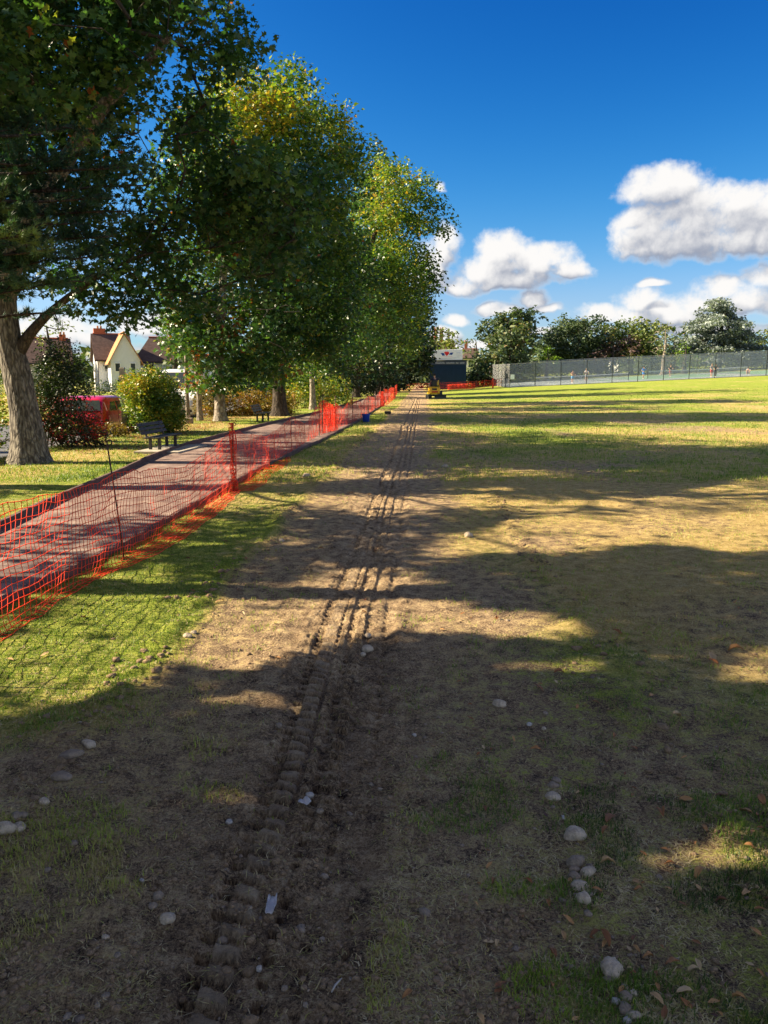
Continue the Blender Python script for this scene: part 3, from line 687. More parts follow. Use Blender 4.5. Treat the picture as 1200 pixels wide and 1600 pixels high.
L = clump_leaves(Cn, 92, .56, rng0, .75); L = L[gap_keep(L, rng0, .10)]
keepn = L[:, 1] > 9.0; L = L[keepn]
rel(leaves('crown', L, .135, MT['leaf_oak'], oak, rng0, LEAF_LOBED, tint_of(L, rng0, -.02, .6, 7, 1.3, .17), .5), b0)

# pine boughs reaching in from the left edge
pb = (-8.6, 11.6, 0.0)
pine = thing('pine_tree', 'dark pine reaching long needled boughs in from the left edge', 'tree', pb)
prn = np.random.default_rng(23)
ptr = [(-8.6, 11.6, 0, .26), (-8.65, 11.6, 3, .22), (-8.6, 11.6, 6, .17), (-8.55, 11.6, 9, .11), (-8.5, 11.6, 11.5, .05)]
rel(trunk_obj([q[:3] for q in ptr], [q[3] for q in ptr], MT['bark_dark'], pine, n=14, rough=.08, seed=9), pb)
mb = MB(); tufts = []; tdir = []
BOUGH = [((40, 330), 12.2, 1.0), ((110, 350), 12.1, 1.0), ((200, 330), 12.6, .9), ((230, 290), 12.4, .7), ((60, 410), 12.0, 1.0), ((0, 330), 11.6, 1.0), ((150, 400), 12.4, .9), ((120, 245), 12, 1.2), ((60, 300), 12.4, 1.1), ((210, 260), 12.3, .9), ((150, 310), 12.0, 1.0), ((80, 390), 11.6, 1.1), ((30, 370), 11.2, .8), ((170, 370), 12.6, 1.0), ((130, 440), 12.3, .9), ((50, 450), 11.8, 1.0), ((0, 420), 11.5, 1.0), ((100, 490), 12.8, .6), ((20, 260), 12.6, 1.0), ((60, 200), 13, .9), ((150, 205), 12.8, .7)]
ends = [(np.array(P(u, v, Y)), w) for ((u, v), Y, w) in BOUGH]
for k in range(26):
    a = prn.uniform(0, 2 * PI); h = prn.uniform(3.2, 11.3); r_ = (12 - h) * .5 * prn.uniform(.7, 1.1)
    e = np.array([-8.6 + math.cos(a) * r_, 11.6 + math.sin(a) * r_, h + .4])
    if e[0] > -5.2 and h < 8: continue
    ends.append((e, .9))
for (e, w) in ends:
    st = np.array([-8.6, 11.6, e[2] - .3 - .12 * np.linalg.norm(e[:2] - np.array([-8.6, 11.6]))]); L_ = np.linalg.norm(e - st); q = max(4, int(L_ / .4)); pts = []
    for i in range(q + 1):
        f = i / q; pts.append(st * (1 - f) + e * f + np.array([0, 0, .25 * math.sin(PI * f) * L_ * .15]) + (prn.normal(0, .03, 3) if 0 < i < q else 0))
    mb.tube(pts, [.055 * (1 - .8 * i / q) for i in range(q + 1)], 6, cap=False)
    dirv = (e - st) / L_
    for _ in range(int(30 * w)):
        f = prn.uniform(.35, 1.02) ** .7; c_ = st * (1 - f) + e * f + np.array([0, 0, .25 * math.sin(PI * min(f, 1)) * L_ * .15])
        sd = np.cross(dirv, (0, 0, 1)) * prn.choice([-1, 1]); out = sd * prn.uniform(.2, .95) * w * (1.15 - .6 * f) + dirv * prn.uniform(.0, .4) + np.array([0, 0, prn.normal(.02, .09)])
        mb.tube([c_, c_ + out * .6 + np.array([0, 0, .03]), c_ + out], [.011, .008, .005], 3, cap=False)
        nn = max(3, int(np.linalg.norm(out) / .045))
        for j in range(nn):
            g = (j + 1) / nn; tufts.append(c_ + out * g + prn.normal(0, .025, 3)); tdir.append(out / np.linalg.norm(out) + np.array([0, 0, .35]))
q_ = mb.build('boughs', MT['bark_dark'], pine, True); q_['kind'] = 'stuff'; rel(q_, pb)
tufts = np.array(tufts); tdir = np.array(tdir); kk = 15
base = np.repeat(tufts, kk, 0); dr = np.repeat(tdir, kk, 0) + prn.normal(0, .55, (len(base), 3)); dr /= np.linalg.norm(dr, axis=1)[:, None]
ln = prn.uniform(.07, .13, len(base)); sd = np.cross(dr, prn.normal(0, 1, (len(base), 3))); sd /= np.linalg.norm(sd, axis=1)[:, None] + 1e-9
V = np.stack([base - sd * .0062, base + sd * .0062, base + dr * ln[:, None]], 1)
kp = gap_keep(base, prn, .15); V = V[kp]
tn_ = np.clip(.4 + (fbm(base[:, 0] * .8, base[:, 1] * .8, 4, 3, base[:, 2] * .8) - .5) * 1.6, 0, 1)[kp]
rel(np_mesh('needles', V.reshape(-1, 3), np.arange(len(V) * 3).reshape(-1, 3), MT['needle'], pine, False, {'tint': np.repeat(tn_, 3)}), pb)

# shade trees that stand just left of the frame
def outk(keep=.02, xmax=None):
    def f(L, rng):
        k = gap_keep(L, rng, keep)
        if xmax is not None: k &= L[:, 0] < xmax(L)
        return k
    return f
view_edge = lambda L: -0.52 * (L[:, 1] * .985 + .1) - .35
def tk(x, y, h, r, lean=0.3, seed=0):
    rg = np.random.default_rng(seed); return [(x, y, 0, r), (x + .1 * lean, y, h * .2, r * .85), (x + .25 * lean, y + rg.normal(0, .1), h * .4, r * .7), (x + .2 * lean, y + rg.normal(0, .15), h * .6, r * .5), (x + rg.normal(0, .2), y + rg.normal(0, .2), h * .8, r * .3), (x, y, h * .95, r * .12)]
tree('maple_tree', 'broad maple beside the foreground, its shade covers the near ground', (-8.6, 1.4, 0), tk(-8.6, 1.4, 9, .3, .3, 1), [((-8.6, 1.0, 5.6), (4.6, 4.4, 2.6)), ((-7.2, 2.6, 4.2), (3.4, 2.4, 1.7)), ((-8.5, 0, 8.0), (3.4, 3.4, 1.8)), ((-6.6, -1.5, 4.0), (3, 3, 1.6)), ((-11, 2, 5), (2.5, 3, 2))],
     sp=.72, per=48, crad=.6, lsize=.18, seed=31, keep=outk(.004, view_edge), shell=.0)
tree('maple_tree', 'tall maple left of the frame between the near maple and pine', (-9.4, 6.3, 0), tk(-9.4, 6.3, 12, .3, .3, 2), [((-9.2, 6.0, 8.2), (3.4, 3.0, 3.2)), ((-8.6, 5.4, 6.2), (2.6, 2.4, 1.6)), ((-9.4, 8.2, 7.0), (3.0, 2.2, 2.4))],
     sp=.72, per=42, crad=.6, lsize=.18, seed=32, keep=outk(.01, view_edge), shell=.0)
tree('lime_tree', 'tall lime behind the leaning oak at the left edge', (-13.2, 20.2, 0), tk(-13.2, 20.2, 15, .34, .3, 3), [((-13.0, 20.2, 9.6), (4.4, 4.4, 4.2)), ((-12.0, 18.0, 7.0), (3.4, 3.0, 2.0)), ((-12.6, 22.2, 7.6), (3.2, 2.8, 2.4))],
     sp=.85, per=30, crad=.7, lsize=.19, seed=33, keep=outk(.05), shell=.0, mat='leaf_gold')

# the oak with pale trunk and its neighbours along the path
def kx(L, rng): return gap_keep(L, rng, .25)
tree('oak_tree', 'young oak with straight pale trunk and drooping foliage beside first path bench', (-6.27, 29.74, 0), trk([(345, 658, 29.7, .205), (343, 620, 29.7, .19), (342, 570, 29.7, .18), (344, 500, 29.7, .16), (350, 420, 29.7, .14), (356, 330, 29.7, .09), (360, 240, 29.7, .04)]),
     [E(350, 330, 29.7, 120, 115, 2.9), E(290, 440, 29.5, 55, 70, 1.8), E(420, 440, 29.5, 80, 85, 2.4), E(345, 500, 29.0, 95, 50, 2.0), E(285, 500, 28.8, 34, 56, 1.2), E(340, 560, 28.6, 50, 38, 1.3), E(310, 598, 28.8, 16, 22, .6), E(330, 600, 28.4, 26, 22, .8), E(400, 540, 28.6, 55, 55, 1.4), E(385, 565, 28.6, 26, 24, .8)],
     sp=.80, per=84, crad=.60, lsize=.155, seed=41, shell=.2, keep=kx, bark='bark_pale', tmpl=LEAF_LOBED, droop=.9, amp=1.2, bias=.08, flare=.45, wood='bark_pale')
tree('slender_tree', 'slender pale trunk leaning beside the young oak, under its foliage', (-7.2, 30.3, 0), trk([(313, 657, 30.2, .105), (311, 620, 30.2, .10), (308, 580, 30.2, .10), (302, 540, 30.2, .08), (300, 480, 30.2, .05)]), [E(300, 490, 30.4, 40, 50, 1.3)],
     sp=.6, per=24, crad=.45, lsize=.16, seed=42, bark='bark_pale', tmpl=LEAF_LOBED, droop=.8, bias=.15, flare=.3)
tree('slender_tree', 'thin straight pale trunk in front of the white van', (-8.15, 32.0, 0), trk([(294, 653, 32, .085), (292, 615, 32, .075), (291, 575, 32, .075), (290, 530, 32, .05)]), [E(285, 520, 32, 36, 34, 1.0), E(292, 600, 31.7, 9, 14, .3)],
     sp=.5, per=16, crad=.35, lsize=.15, seed=43, bark='bark_pale', tmpl=LEAF_LOBED, droop=.9, bias=.25, flare=.25)
def yel(cx, cz, r, k, amt):   # sunlight painted as yellow on the upper left, over autumn leaf colour
    return lambda L: amt * np.exp(-(((L[:, 0] - cx) / r) ** 2 + ((L[:, 2] - cz) / (r * k)) ** 2))
c2 = P(400, 170, 34)
tree('horse_chestnut_tree', 'tallest tree of the row with yellow topped domed crown and dark trunk', (-4.56, 33.9, 0), trk([(437, 650, 33.9, .30), (436, 600, 33.9, .27), (435, 540, 33.9, .25), (433, 460, 33.9, .22), (432, 360, 33.9, .18), (430, 260, 33.9, .12), (428, 170, 33.9, .05)]),
     [E(425, 228, 34, 118, 104, 4.0), E(360, 240, 33, 85, 90, 3.0), E(480, 280, 34, 82, 120, 3.8), E(440, 400, 34, 120, 110, 4.0), E(480, 470, 33.5, 85, 80, 3.2), E(440, 530, 33.5, 92, 58, 3.0), E(400, 575, 34.5, 36, 24, 1.6), E(520, 540, 36, 55, 60, 2.5), E(400, 150, 34, 70, 28, 2.2), E(470, 165, 34, 45, 30, 2.0)],
     sp=1.12, per=100, crad=.80, lsize=.175, seed=44, shell=.2, keep=None, mat='leaf_gold', bark='bark_dark', bias=-.20, amp=1.1, extra_tint=yel(c2[0], c2[2], 3.6, .9, .36), droop=.6)
tree('plane_tree', 'tree with pale lower trunk standing by the path left of the sign pole', (-3.75, 41.0, 0), trk([(489, 640, 41, .15), (488, 600, 41, .135), (487, 560, 41, .15), (488, 480, 41, .12), (495, 400, 41, .07)]),
     [E(500, 400, 42, 80, 90, 3.2), E(520, 470, 42, 80, 70, 3.2), E(500, 540, 41, 60, 40, 2.2), E(530, 340, 43, 45, 60, 2.4)],
     sp=1.1, per=64, crad=.78, lsize=.20, seed=45, shell=.2, bark='bark_pale', mat='leaf_oak', bias=-.1, droop=.6)
c4 = P(590, 300, 50)
tree('horse_chestnut_tree', 'second tall yellow topped tree of the row, its crown leaning out over the field', (-3.9, 50.5, 0), trk([(508, 628, 50.5, .30), (520, 580, 50.5, .26), (545, 500, 50.5, .22), (575, 400, 50.5, .17), (600, 320, 50.5, .10), (610, 270, 50.5, .04)]),
     [E(612, 310, 50, 52, 68, 3.2), E(655, 355, 50, 44, 58, 2.8), E(585, 400, 50, 60, 80, 4.0), E(640, 440, 50, 40, 62, 2.8), E(560, 480, 50, 70, 80, 4.0), E(610, 270, 50, 34, 26, 2.0), E(672, 330, 50, 26, 22, 1.4), E(620, 500, 51, 50, 60, 3.0)],
     sp=1.25, per=90, crad=.90, lsize=.21, seed=46, shell=.2, mat='leaf_gold', bark='bark_dark', bias=-.20, amp=1.1, extra_tint=yel(c4[0], c4[2], 3.6, 1.3, .36), droop=.6)
tree('dark_tree', 'dark green tree whose top shows between the two yellow topped crowns', (-2.4, 66, 0), trk([(556, 621, 66, .3), (560, 560, 66, .26), (570, 450, 66, .2), (585, 330, 66, .12), (588, 260, 66, .05)]),
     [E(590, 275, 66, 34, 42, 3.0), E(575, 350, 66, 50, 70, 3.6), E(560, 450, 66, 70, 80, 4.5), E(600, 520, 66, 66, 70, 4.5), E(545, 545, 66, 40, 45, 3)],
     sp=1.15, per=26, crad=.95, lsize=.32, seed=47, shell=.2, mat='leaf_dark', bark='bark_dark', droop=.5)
tree('dark_tree', 'dark leafy tree right of the second yellow topped crown, above the digger', (-.6, 80, 0), trk([(591, 615, 80, .3), (600, 560, 80, .26), (615, 470, 80, .2), (625, 400, 80, .1)]),
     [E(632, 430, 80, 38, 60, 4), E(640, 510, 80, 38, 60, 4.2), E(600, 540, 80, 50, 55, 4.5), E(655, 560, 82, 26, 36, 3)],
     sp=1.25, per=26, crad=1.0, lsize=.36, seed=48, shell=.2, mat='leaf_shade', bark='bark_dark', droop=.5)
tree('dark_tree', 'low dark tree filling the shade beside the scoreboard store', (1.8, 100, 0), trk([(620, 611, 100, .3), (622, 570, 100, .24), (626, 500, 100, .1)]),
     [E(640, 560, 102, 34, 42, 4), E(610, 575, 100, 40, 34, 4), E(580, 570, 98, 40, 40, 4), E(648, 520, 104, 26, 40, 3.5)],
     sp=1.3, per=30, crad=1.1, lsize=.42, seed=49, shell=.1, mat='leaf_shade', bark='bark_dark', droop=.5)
# ---- shrubs and hedges
def shrub(name, label, base, ells, n_c, per, crad, lsize, mat, seed, bias=0, stems=9, amp=1.4, f=2.0, cat='shrub', keep=None, droop=.3, extra=None, group=None):
    rng = np.random.default_rng(seed); t_ = thing(name, label, cat, base, 0, group)
    Cn = clumps(ells, n_c, rng, .1); mb = MB()
    for k in range(stems):
        c_ = Cn[rng.integers(len(Cn))]; b_ = np.array(base) + np.array([rng.normal(0, .12), rng.normal(0, .12), -.03])
        if len(ells) > 2: e_ = ells[rng.integers(len(ells))][0]; b_ = np.array([e_[0] + rng.normal(0, .2), e_[1], base[2] - .03])
        mb.tube([b_, b_ * .5 + c_ * .5 + rng.normal(0, .06, 3), c_], [.022, .014, .006], 5, cap=False)
    q_ = mb.build('stems', MT['twig'], t_, True); q_['kind'] = 'stuff'; rel(q_, base)
    L = clump_leaves(Cn, per, crad, rng, .9); L = L[L[:, 2] > base[2] + .02]
    tint = tint_of(L, rng, bias, f, seed, amp, .2)
    if extra is not None: tint = np.clip(tint + extra(L), 0, 1)
    rel(leaves('foliage', L, lsize, MT[mat], t_, rng, LEAF_KITE, tint, droop), base); return t_
shrub('cotoneaster_shrub', 'loose dark shrub with scarlet leaves between leaning oak and red car', G(95, 702) + (0,), [E(95, 600, 18.6, 40, 50, .7), E(70, 640, 18.4, 30, 45, .7), E(112, 665, 18.2, 34, 30, .7), E(90, 560, 18.8, 30, 26, .6), E(150, 672, 18.4, 22, 18, .5)], .22, 44, .22, .060, 'leaf_red', 61, -.05, 22, 1.7, 3.0,
      extra=lambda L: .28 * (L[:, 2] < 1.0) * (fbm(L[:, 0] * 5, L[:, 1] * 5, 3, 2, L[:, 2] * 5) > .55) - .3 * (L[:, 2] > 1.2))
shrub('privet_shrub', 'round yellow green shrub right of the grey concrete post', G(235, 668) + (0,), [E(238, 625, 23.3, 43, 46, 1.0), E(228, 605, 23.3, 30, 28, .8), E(262, 645, 23.3, 26, 26, .8)], .22, 60, .24, .070, 'leaf_gold', 62, .20, 12, 1.2)
shrub('hedge', 'amber autumn hedge behind the pale oak trunk and second bench', G(370, 655) + (0,), [E(330, 632, 34, 28, 24, .9), E(370, 634, 34.5, 34, 22, .9), E(410, 632, 35, 34, 24, .9), E(445, 634, 36, 24, 20, .9)], .3, 40, .28, .085, 'leaf_amber', 63, .05, 18, 1.4, 1.4, 'hedge')
shrub('spindle_shrub', 'yellow leaved shrub below the dark chestnut trunk', G(465, 640) + (0,), [E(465, 600, 43, 28, 36, 1.4), E(500, 605, 45, 32, 32, 1.4), E(525, 612, 47, 26, 24, 1.2)], .42, 34, .38, .12, 'leaf_gold', 64, .22, 14, 1.3, 1.2)
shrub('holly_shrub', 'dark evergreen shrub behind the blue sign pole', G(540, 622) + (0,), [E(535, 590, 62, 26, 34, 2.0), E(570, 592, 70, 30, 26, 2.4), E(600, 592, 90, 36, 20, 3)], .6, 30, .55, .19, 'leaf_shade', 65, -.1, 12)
shrub('laurel_shrub', 'yellow green shrub at the edge left of the leaning trunk', (-9.0, 17.6, -.1), [((-9.2, 17.8, .75), (.75, .7, .75))], .26, 36, .22, .07, 'leaf_gold', 66, .25, 8)
shrub('bramble_shrub', 'brown leafless bramble in front of the white van', (-9.3, 34, 0), [E(262, 632, 33, 26, 26, .8), E(280, 645, 33, 20, 16, .6)], .3, 22, .28, .06, 'leaf_copper', 67, .1, 24)
shrub('grass_tuft', 'dry straw coloured tuft at the foot of the grey post', G(172, 682) + (0,), [E(175, 672, 21.5, 22, 9, .4)], .16, 26, .14, .06, 'leaf_amber', 68, -.1, 6, cat='plant')

# ------------------------------------------------------------------ far trees on the right
def far_tree(name, label, u, vt, vb, Y, w, mat, seed, ells=None, bark='bark_dark', **kw):
    bx = P(u, vb, Y); bz = float(macro(bx[0], Y)); base = (bx[0], Y, bz); top = P(u, vt, Y)[2]; h = top - bz
    tr = [(bx[0], Y, bz, .35), (bx[0], Y, bz + h * .3, .28), (bx[0] + .2, Y, bz + h * .6, .17), (bx[0], Y, bz + h * .92, .05)]
    if ells is None:
        k = Y / FPX; ells = [((bx[0], Y, bz + h * .55), (w * k, w * k * .9, h * .42))]
    a = dict(sp=1.7, per=26, crad=1.3, lsize=.55, shell=.3, sk_max=60, twig=.03, amp=1.3, f=.25, tn=8)
    a.update(kw)
    return tree(name, label, base, tr, ells, mat=mat, bark=bark, seed=seed, **a)
far_tree('pine_tree', 'tall flat topped pine left of the tennis court, highest of its group', 812, 482, 604, 128, 40, 'leaf_far', 71, [E(820, 497, 128, 26, 16, 3), E(800, 505, 128, 30, 18, 3.4), E(775, 515, 128, 26, 20, 3), E(835, 518, 128, 12, 10, 2), E(800, 540, 128, 34, 30, 4)], sp=1.3, per=28, crad=1.0, bias=-.12)
far_tree('beech_tree', 'broad browning tree in front of the flat topped pine', 795, 512, 604, 120, 40, 'leaf_far', 72, [E(785, 545, 120, 34, 30, 4), E(810, 545, 120, 26, 32, 4), E(775, 575, 120, 36, 26, 4), E(815, 580, 120, 26, 22, 4), E(790, 525, 120, 24, 16, 3)], bias=.12, sp=1.5, per=28, crad=1.2)
far_tree('birch_tree', 'thin grey green tree right of the scoreboard store', 742, 525, 606, 125, 18, 'leaf_far', 73, [E(742, 545, 125, 14, 20, 2.2), E(750, 570, 125, 18, 22, 2.6), E(735, 585, 125, 14, 16, 2)], bias=-.05)
far_tree('holly_tree', 'low dark tree against the right wall of the scoreboard store', 745, 575, 607, 118, 20, 'leaf_dark', 74, [E(742, 592, 118, 20, 14, 2.4), E(765, 590, 118, 24, 20, 3)])
far_tree('sycamore_tree', 'sunlit pale tree behind the white sponsor board', 700, 508, 600, 135, 26, 'leaf_olive', 75, [E(690, 528, 135, 22, 16, 3), E(706, 530, 135, 16, 16, 3), E(690, 555, 135, 34, 24, 3)], bias=.1)
far_tree('holm_oak_tree', 'large dense round evergreen behind the left tennis net', 900, 492, 598, 132, 50, 'leaf_far', 76, [E(885, 530, 132, 36, 34, 5), E(925, 522, 132, 30, 26, 5), E(865, 545, 132, 22, 26, 4), E(945, 540, 132, 22, 30, 4), E(895, 510, 132, 22, 16, 3), E(905, 560, 132, 48, 24, 5)], bias=-.15, sp=1.4, per=34, crad=1.15, lsize=.45)
far_tree('lime_tree', 'small bright lime green tree under the round evergreen', 853, 540, 599, 124, 10, 'leaf_lime', 77, [E(856, 556, 124, 9, 14, 1.4), E(870, 566, 124, 14, 8, 1.4)], sp=1.0, per=24, crad=.7, lsize=.35)
far_tree('cherry_tree', 'dark copper leaved tree between round evergreen and olive tree', 955, 535, 596, 128, 24, 'leaf_copper', 78, [E(950, 556, 128, 26, 18, 3), E(975, 550, 128, 20, 20, 3)])
far_tree('willow_tree', 'olive green tree with spiky top left of the bare tree', 985, 500, 595, 134, 36, 'leaf_olive', 79, [E(985, 540, 134, 34, 34, 4), E(1005, 530, 134, 26, 26, 4), E(975, 515, 134, 14, 18, 3), E(1000, 508, 134, 10, 14, 2), E(1010, 560, 134, 30, 20, 4)], bias=-.05, sp=1.4)
far_tree('ash_tree', 'nearly bare pale tree with thin branches before the cedar', 1035, 505, 592, 121, 16, 'leaf_olive', 80, [E(1030, 530, 121, 18, 22, 2.4), E(1040, 518, 121, 12, 14, 2)], bark='bark_pale', per=5, crad=.8, lsize=.3, sp=1.0, twig=.028, wood='bark_pale', sk_max=90)
far_tree('maple_tree', 'yellow green young maple at the foot of the cedar', 1068, 538, 590, 123, 16, 'leaf_lime', 81, [E(1062, 548, 123, 10, 12, 1.5), E(1075, 563, 123, 14, 9, 1.5), E(1092, 560, 123, 8, 6, 1.2)], per=16, crad=.8, lsize=.32, sp=1.0)
far_tree('beech_tree', 'dark green tree between bare tree and cedar', 1050, 520, 592, 140, 26, 'leaf_far', 82, [E(1050, 545, 140, 24, 22, 4)])
far_tree('beech_tree', 'rounded yellow green tree at the right edge beyond the cedar', 1200, 508, 587, 135, 30, 'leaf_olive', 83, [E(1205, 535, 135, 34, 26, 4), E(1185, 550, 135, 20, 18, 3)], bias=.1)
far_tree('beech_tree', 'dark tree between the cedar and the right edge', 1165, 532, 588, 145, 30, 'leaf_far', 84, [E(1165, 556, 145, 34, 18, 4)])
# spreading blue cedar with tiered level boughs
cu, cY = 1122, 130
cb = P(cu, 586, cY); cbz = float(macro(cb[0], cY)); cr = np.random.default_rng(85); ce = []
for (v, w, dv) in ((470, 10, 7), (481, 20, 7), (492, 30, 8), (503, 38, 9), (514, 46, 9), (525, 52, 9), (536, 56, 9), (547, 54, 9), (558, 50, 8)):
    for q in range(7):
        uu = cu + w * (q - 3) / 3.2 + cr.normal(0, 3); ce.append(E(uu, v + abs(q - 3) * 1.8 + cr.normal(0, 2.5), cY + cr.normal(0, 2), w * .26 + 3, dv * .62, 2.6))
tree('cedar_tree', 'spreading blue grey cedar with tiered boughs beyond the tennis court', (cb[0], cY, cbz), [(cb[0], cY, cbz, .5), (cb[0], cY, cbz + 5, .4), (cb[0], cY, cbz + 9, .25), (cb[0], cY, cbz + 11.5, .06)], ce, sp=.95, per=34, crad=.95, lsize=.42, mat='leaf_cedar', bark='bark_dark', seed=86, shell=.0, sk_max=90, twig=.03, flat=.35, tn=8, amp=1.2, f=.4)
# ---- background trees left, seen through gaps and far behind
far_tree('ash_tree', 'green tree between the white houses and the road', 275, 480, 612, 85, 20, 'leaf_far', 87, [E(330, 545, 88, 55, 60, 4), E(390, 560, 90, 50, 50, 4)])
far_tree('oak_tree', 'background oak behind the row, left of the scoreboard store', 600, 430, 608, 118, 40, 'leaf_far', 88, [E(560, 520, 120, 60, 80, 5), E(500, 540, 118, 70, 70, 5), E(440, 550, 115, 60, 60, 5)], bias=-.15)
far_tree('ash_tree', 'wispy tree behind leaning oak and the brick roofed house', 80, 500, 612, 60, 20, 'leaf_olive', 89, [E(70, 520, 60, 34, 30, 2), E(100, 505, 60, 22, 16, 2)], per=8, lsize=.25, sp=1.0, crad=.7, twig=.02)
# ------------------------------------------------------------------ plain materials for built things
MT['net'] = plain('orange_plastic_net', (0.86, 0.055, 0.012), .45, 0, .4, .15, 3)
MT['pin'] = plain('rusty_steel_pin', (0.10, 0.055, 0.04), .7, .5, .4, .4, 20)
MT['red_paint'] = plain('red_car_paint', (0.62, 0.008, 0.022), .28, .0, .6, .08, 2, 0.0005, coat=.8)
MT['white_paint'] = plain('white_van_paint', (0.78, 0.78, 0.78), .3, 0, .5, .05, 2, 0.0005, coat=.5)
MT['glass_dark'] = plain('dark_glass', (0.03, 0.038, 0.042), .06, 0, .8, .1, 2, 0.0002)
MT['rubber'] = plain('black_rubber', (0.025, 0.025, 0.027), .8, 0, .3, .3, 12)
MT['alloy'] = plain('silver_alloy', (0.5, 0.5, 0.5), .35, .9, .5, .1)
MT['tail'] = plain('tail_lamp_red', (0.45, 0.01, 0.01), .15, 0, .6, .1)
MT['lamp_clear'] = plain('lamp_clear', (0.7, 0.72, 0.75), .1, 0, .7, .1)
MT['plate'] = plain('yellow_number_plate', (0.7, 0.55, 0.05), .5, 0, .4, .1)
MT['bench_dark'] = plain('dark_stained_slats', (0.035, 0.034, 0.036), .6, 0, .4, .4, 14)
MT['bench_wood'] = plain('weathered_bench_slats', (0.20, 0.17, 0.13), .8, 0, .3, .4, 14)
MT['steel'] = plain('galvanised_steel', (0.36, 0.37, 0.38), .5, .6, .5, .15)
MT['dark_steel'] = plain('dark_green_steel', (0.03, 0.04, 0.036), .5, .3, .5, .2)
MT['concrete'] = plain('weathered_concrete', (0.40, 0.36, 0.29), .9, 0, .2, .35, 10)
MT['blue_plastic'] = plain('blue_plastic', (0.012, 0.07, 0.55), .4, 0, .5, .1)
MT['yellow'] = plain('yellow_digger_paint', (0.75, 0.42, 0.01), .4, 0, .5, .15)
MT['black'] = plain('black_plastic', (0.02, 0.02, 0.022), .55, 0, .4, .2)
MT['navy'] = plain('navy_blue_cladding', (0.012, 0.030, 0.070), .85, 0, .12, .15, 1.5)
MT['navy_trim'] = plain('navy_trim', (0.03, 0.045, 0.08), .5, 0, .4, .1)
MT['galv_side'] = plain('pale_green_grey_cladding', (0.30, 0.33, 0.31), .7, 0, .3, .2, 2)
MT['board_white'] = plain('white_sign_board', (0.84, 0.87, 0.92), .45, 0, .4, .04)
MT['sign_blue'] = plain('sign_blue', (0.01, 0.06, 0.33), .5, 0, .3, .05)
MT['sign_red'] = plain('sign_red', (0.75, 0.02, 0.03), .5, 0, .3, .05)
MT['sign_pink'] = plain('sign_pale_pink', (0.7, 0.42, 0.5), .5, 0, .3, .05)
MT['sign_grey'] = plain('sign_grey_blue', (0.28, 0.34, 0.45), .5, 0, .3, .05)
MT['letters'] = plain('pale_letters', (0.5, 0.55, 0.62), .5, 0, .3, .05)
MT['court_green'] = plain('green_court', (0.15, 0.26, 0.18), .85, 0, .2, .15, .6)
MT['court_blue'] = plain('grey_blue_court', (0.23, 0.27, 0.27), .85, 0, .2, .15, .6)
MT['white'] = plain('white_line_paint', (0.78, 0.78, 0.76), .7, 0, .3, .08)
MT['net_dark'] = plain('dark_tennis_net', (0.05, 0.06, 0.06), .8, 0, .2, .1)
MT['brick'] = plain('red_brick', (0.40, 0.12, 0.06), .9, 0, .2, .3, 12)
MT['stone'] = plain('flint_stone', (0.47, 0.38, 0.27), .75, 0, .35, .45, 22, .006)
MT['stone_dark'] = plain('brown_pebble', (0.27, 0.21, 0.15), .8, 0, .3, .4, 26, .006)
MT['stone_white'] = plain('white_flint', (0.40, 0.36, 0.31), .5, 0, .5, .25, 30, .004)
MT['foil'] = plain('silver_foil', (0.50, 0.47, 0.44), .35, .2, .6, .1, 30)
MT['clod'] = plain('soil_clods', (0.30, 0.21, 0.125), .95, 0, .12, .45, 30, .01)
MT['dryleaf'] = leafmat('dry_fallen_leaves', [(0.0, (0.10, 0.045, 0.025)), (0.35, (0.28, 0.11, 0.030)), (0.7, (0.46, 0.24, 0.08)), (1.0, (0.52, 0.38, 0.20))], .15, .6)
MT['blade'] = leafmat('grass_blades', [(0.0, (0.045, 0.085, 0.012)), (0.35, (0.14, 0.235, 0.022)), (0.60, (0.33, 0.40, 0.045)), (0.78, (0.45, 0.36, 0.13)), (1.0, (0.64, 0.52, 0.32))], .3, .55)
MT['pole_white'] = plain('pale_painted_pole', (0.55, 0.55, 0.53), .6, 0, .3, .1)

# tiled roof and weatherboard walls for the far houses
def tilemat(name, c, c2, sx_=.30, sz_=.34):
    m, t, o = newmat(name); p = obj_co(t); b = N(t, 'ShaderNodeTexBrick'); b.offset = .5
    t.links.new(VM(t, 'MULTIPLY', p, (1, 1, 1)), b.inputs['Vector']); b.inputs['Color1'].default_value = col(c); b.inputs['Color2'].default_value = col(c2)
    b.inputs['Mortar'].default_value = col(tuple(x * .35 for x in c)); b.inputs['Scale'].default_value = 1; b.inputs['Mortar Size'].default_value = .02
    b.inputs['Brick Width'].default_value = sx_; b.inputs['Row Height'].default_value = sz_
    n1 = noise(t, 1.3, 5, p); cc = MIXC(t, M(t, 'MULTIPLY', n1, .6), b.outputs['Color'], col(tuple(x * .6 for x in c2)))
    bsdf(t, o, cc, .85, 0, .2, b.outputs['Fac'], -.02); return m
MT['tile_orange'] = plain('orange_roof_tiles', (0.46, 0.22, 0.10), .85, 0, .2, .4, 3)
MT['tile_brown'] = plain('dark_brown_roof_tiles', (0.10, 0.065, 0.055), .85, 0, .2, .35, 3)
MT['render_white'] = plain('white_render', (0.74, 0.74, 0.73), .85, 0, .2, .06, 1)
MT['board_wall'] = plain('white_weatherboard', (0.66, 0.68, 0.72), .7, 0, .3, .06, 1)
MT['frame_white'] = plain('white_window_frame', (0.8, 0.8, 0.8), .5, 0, .3, .04)

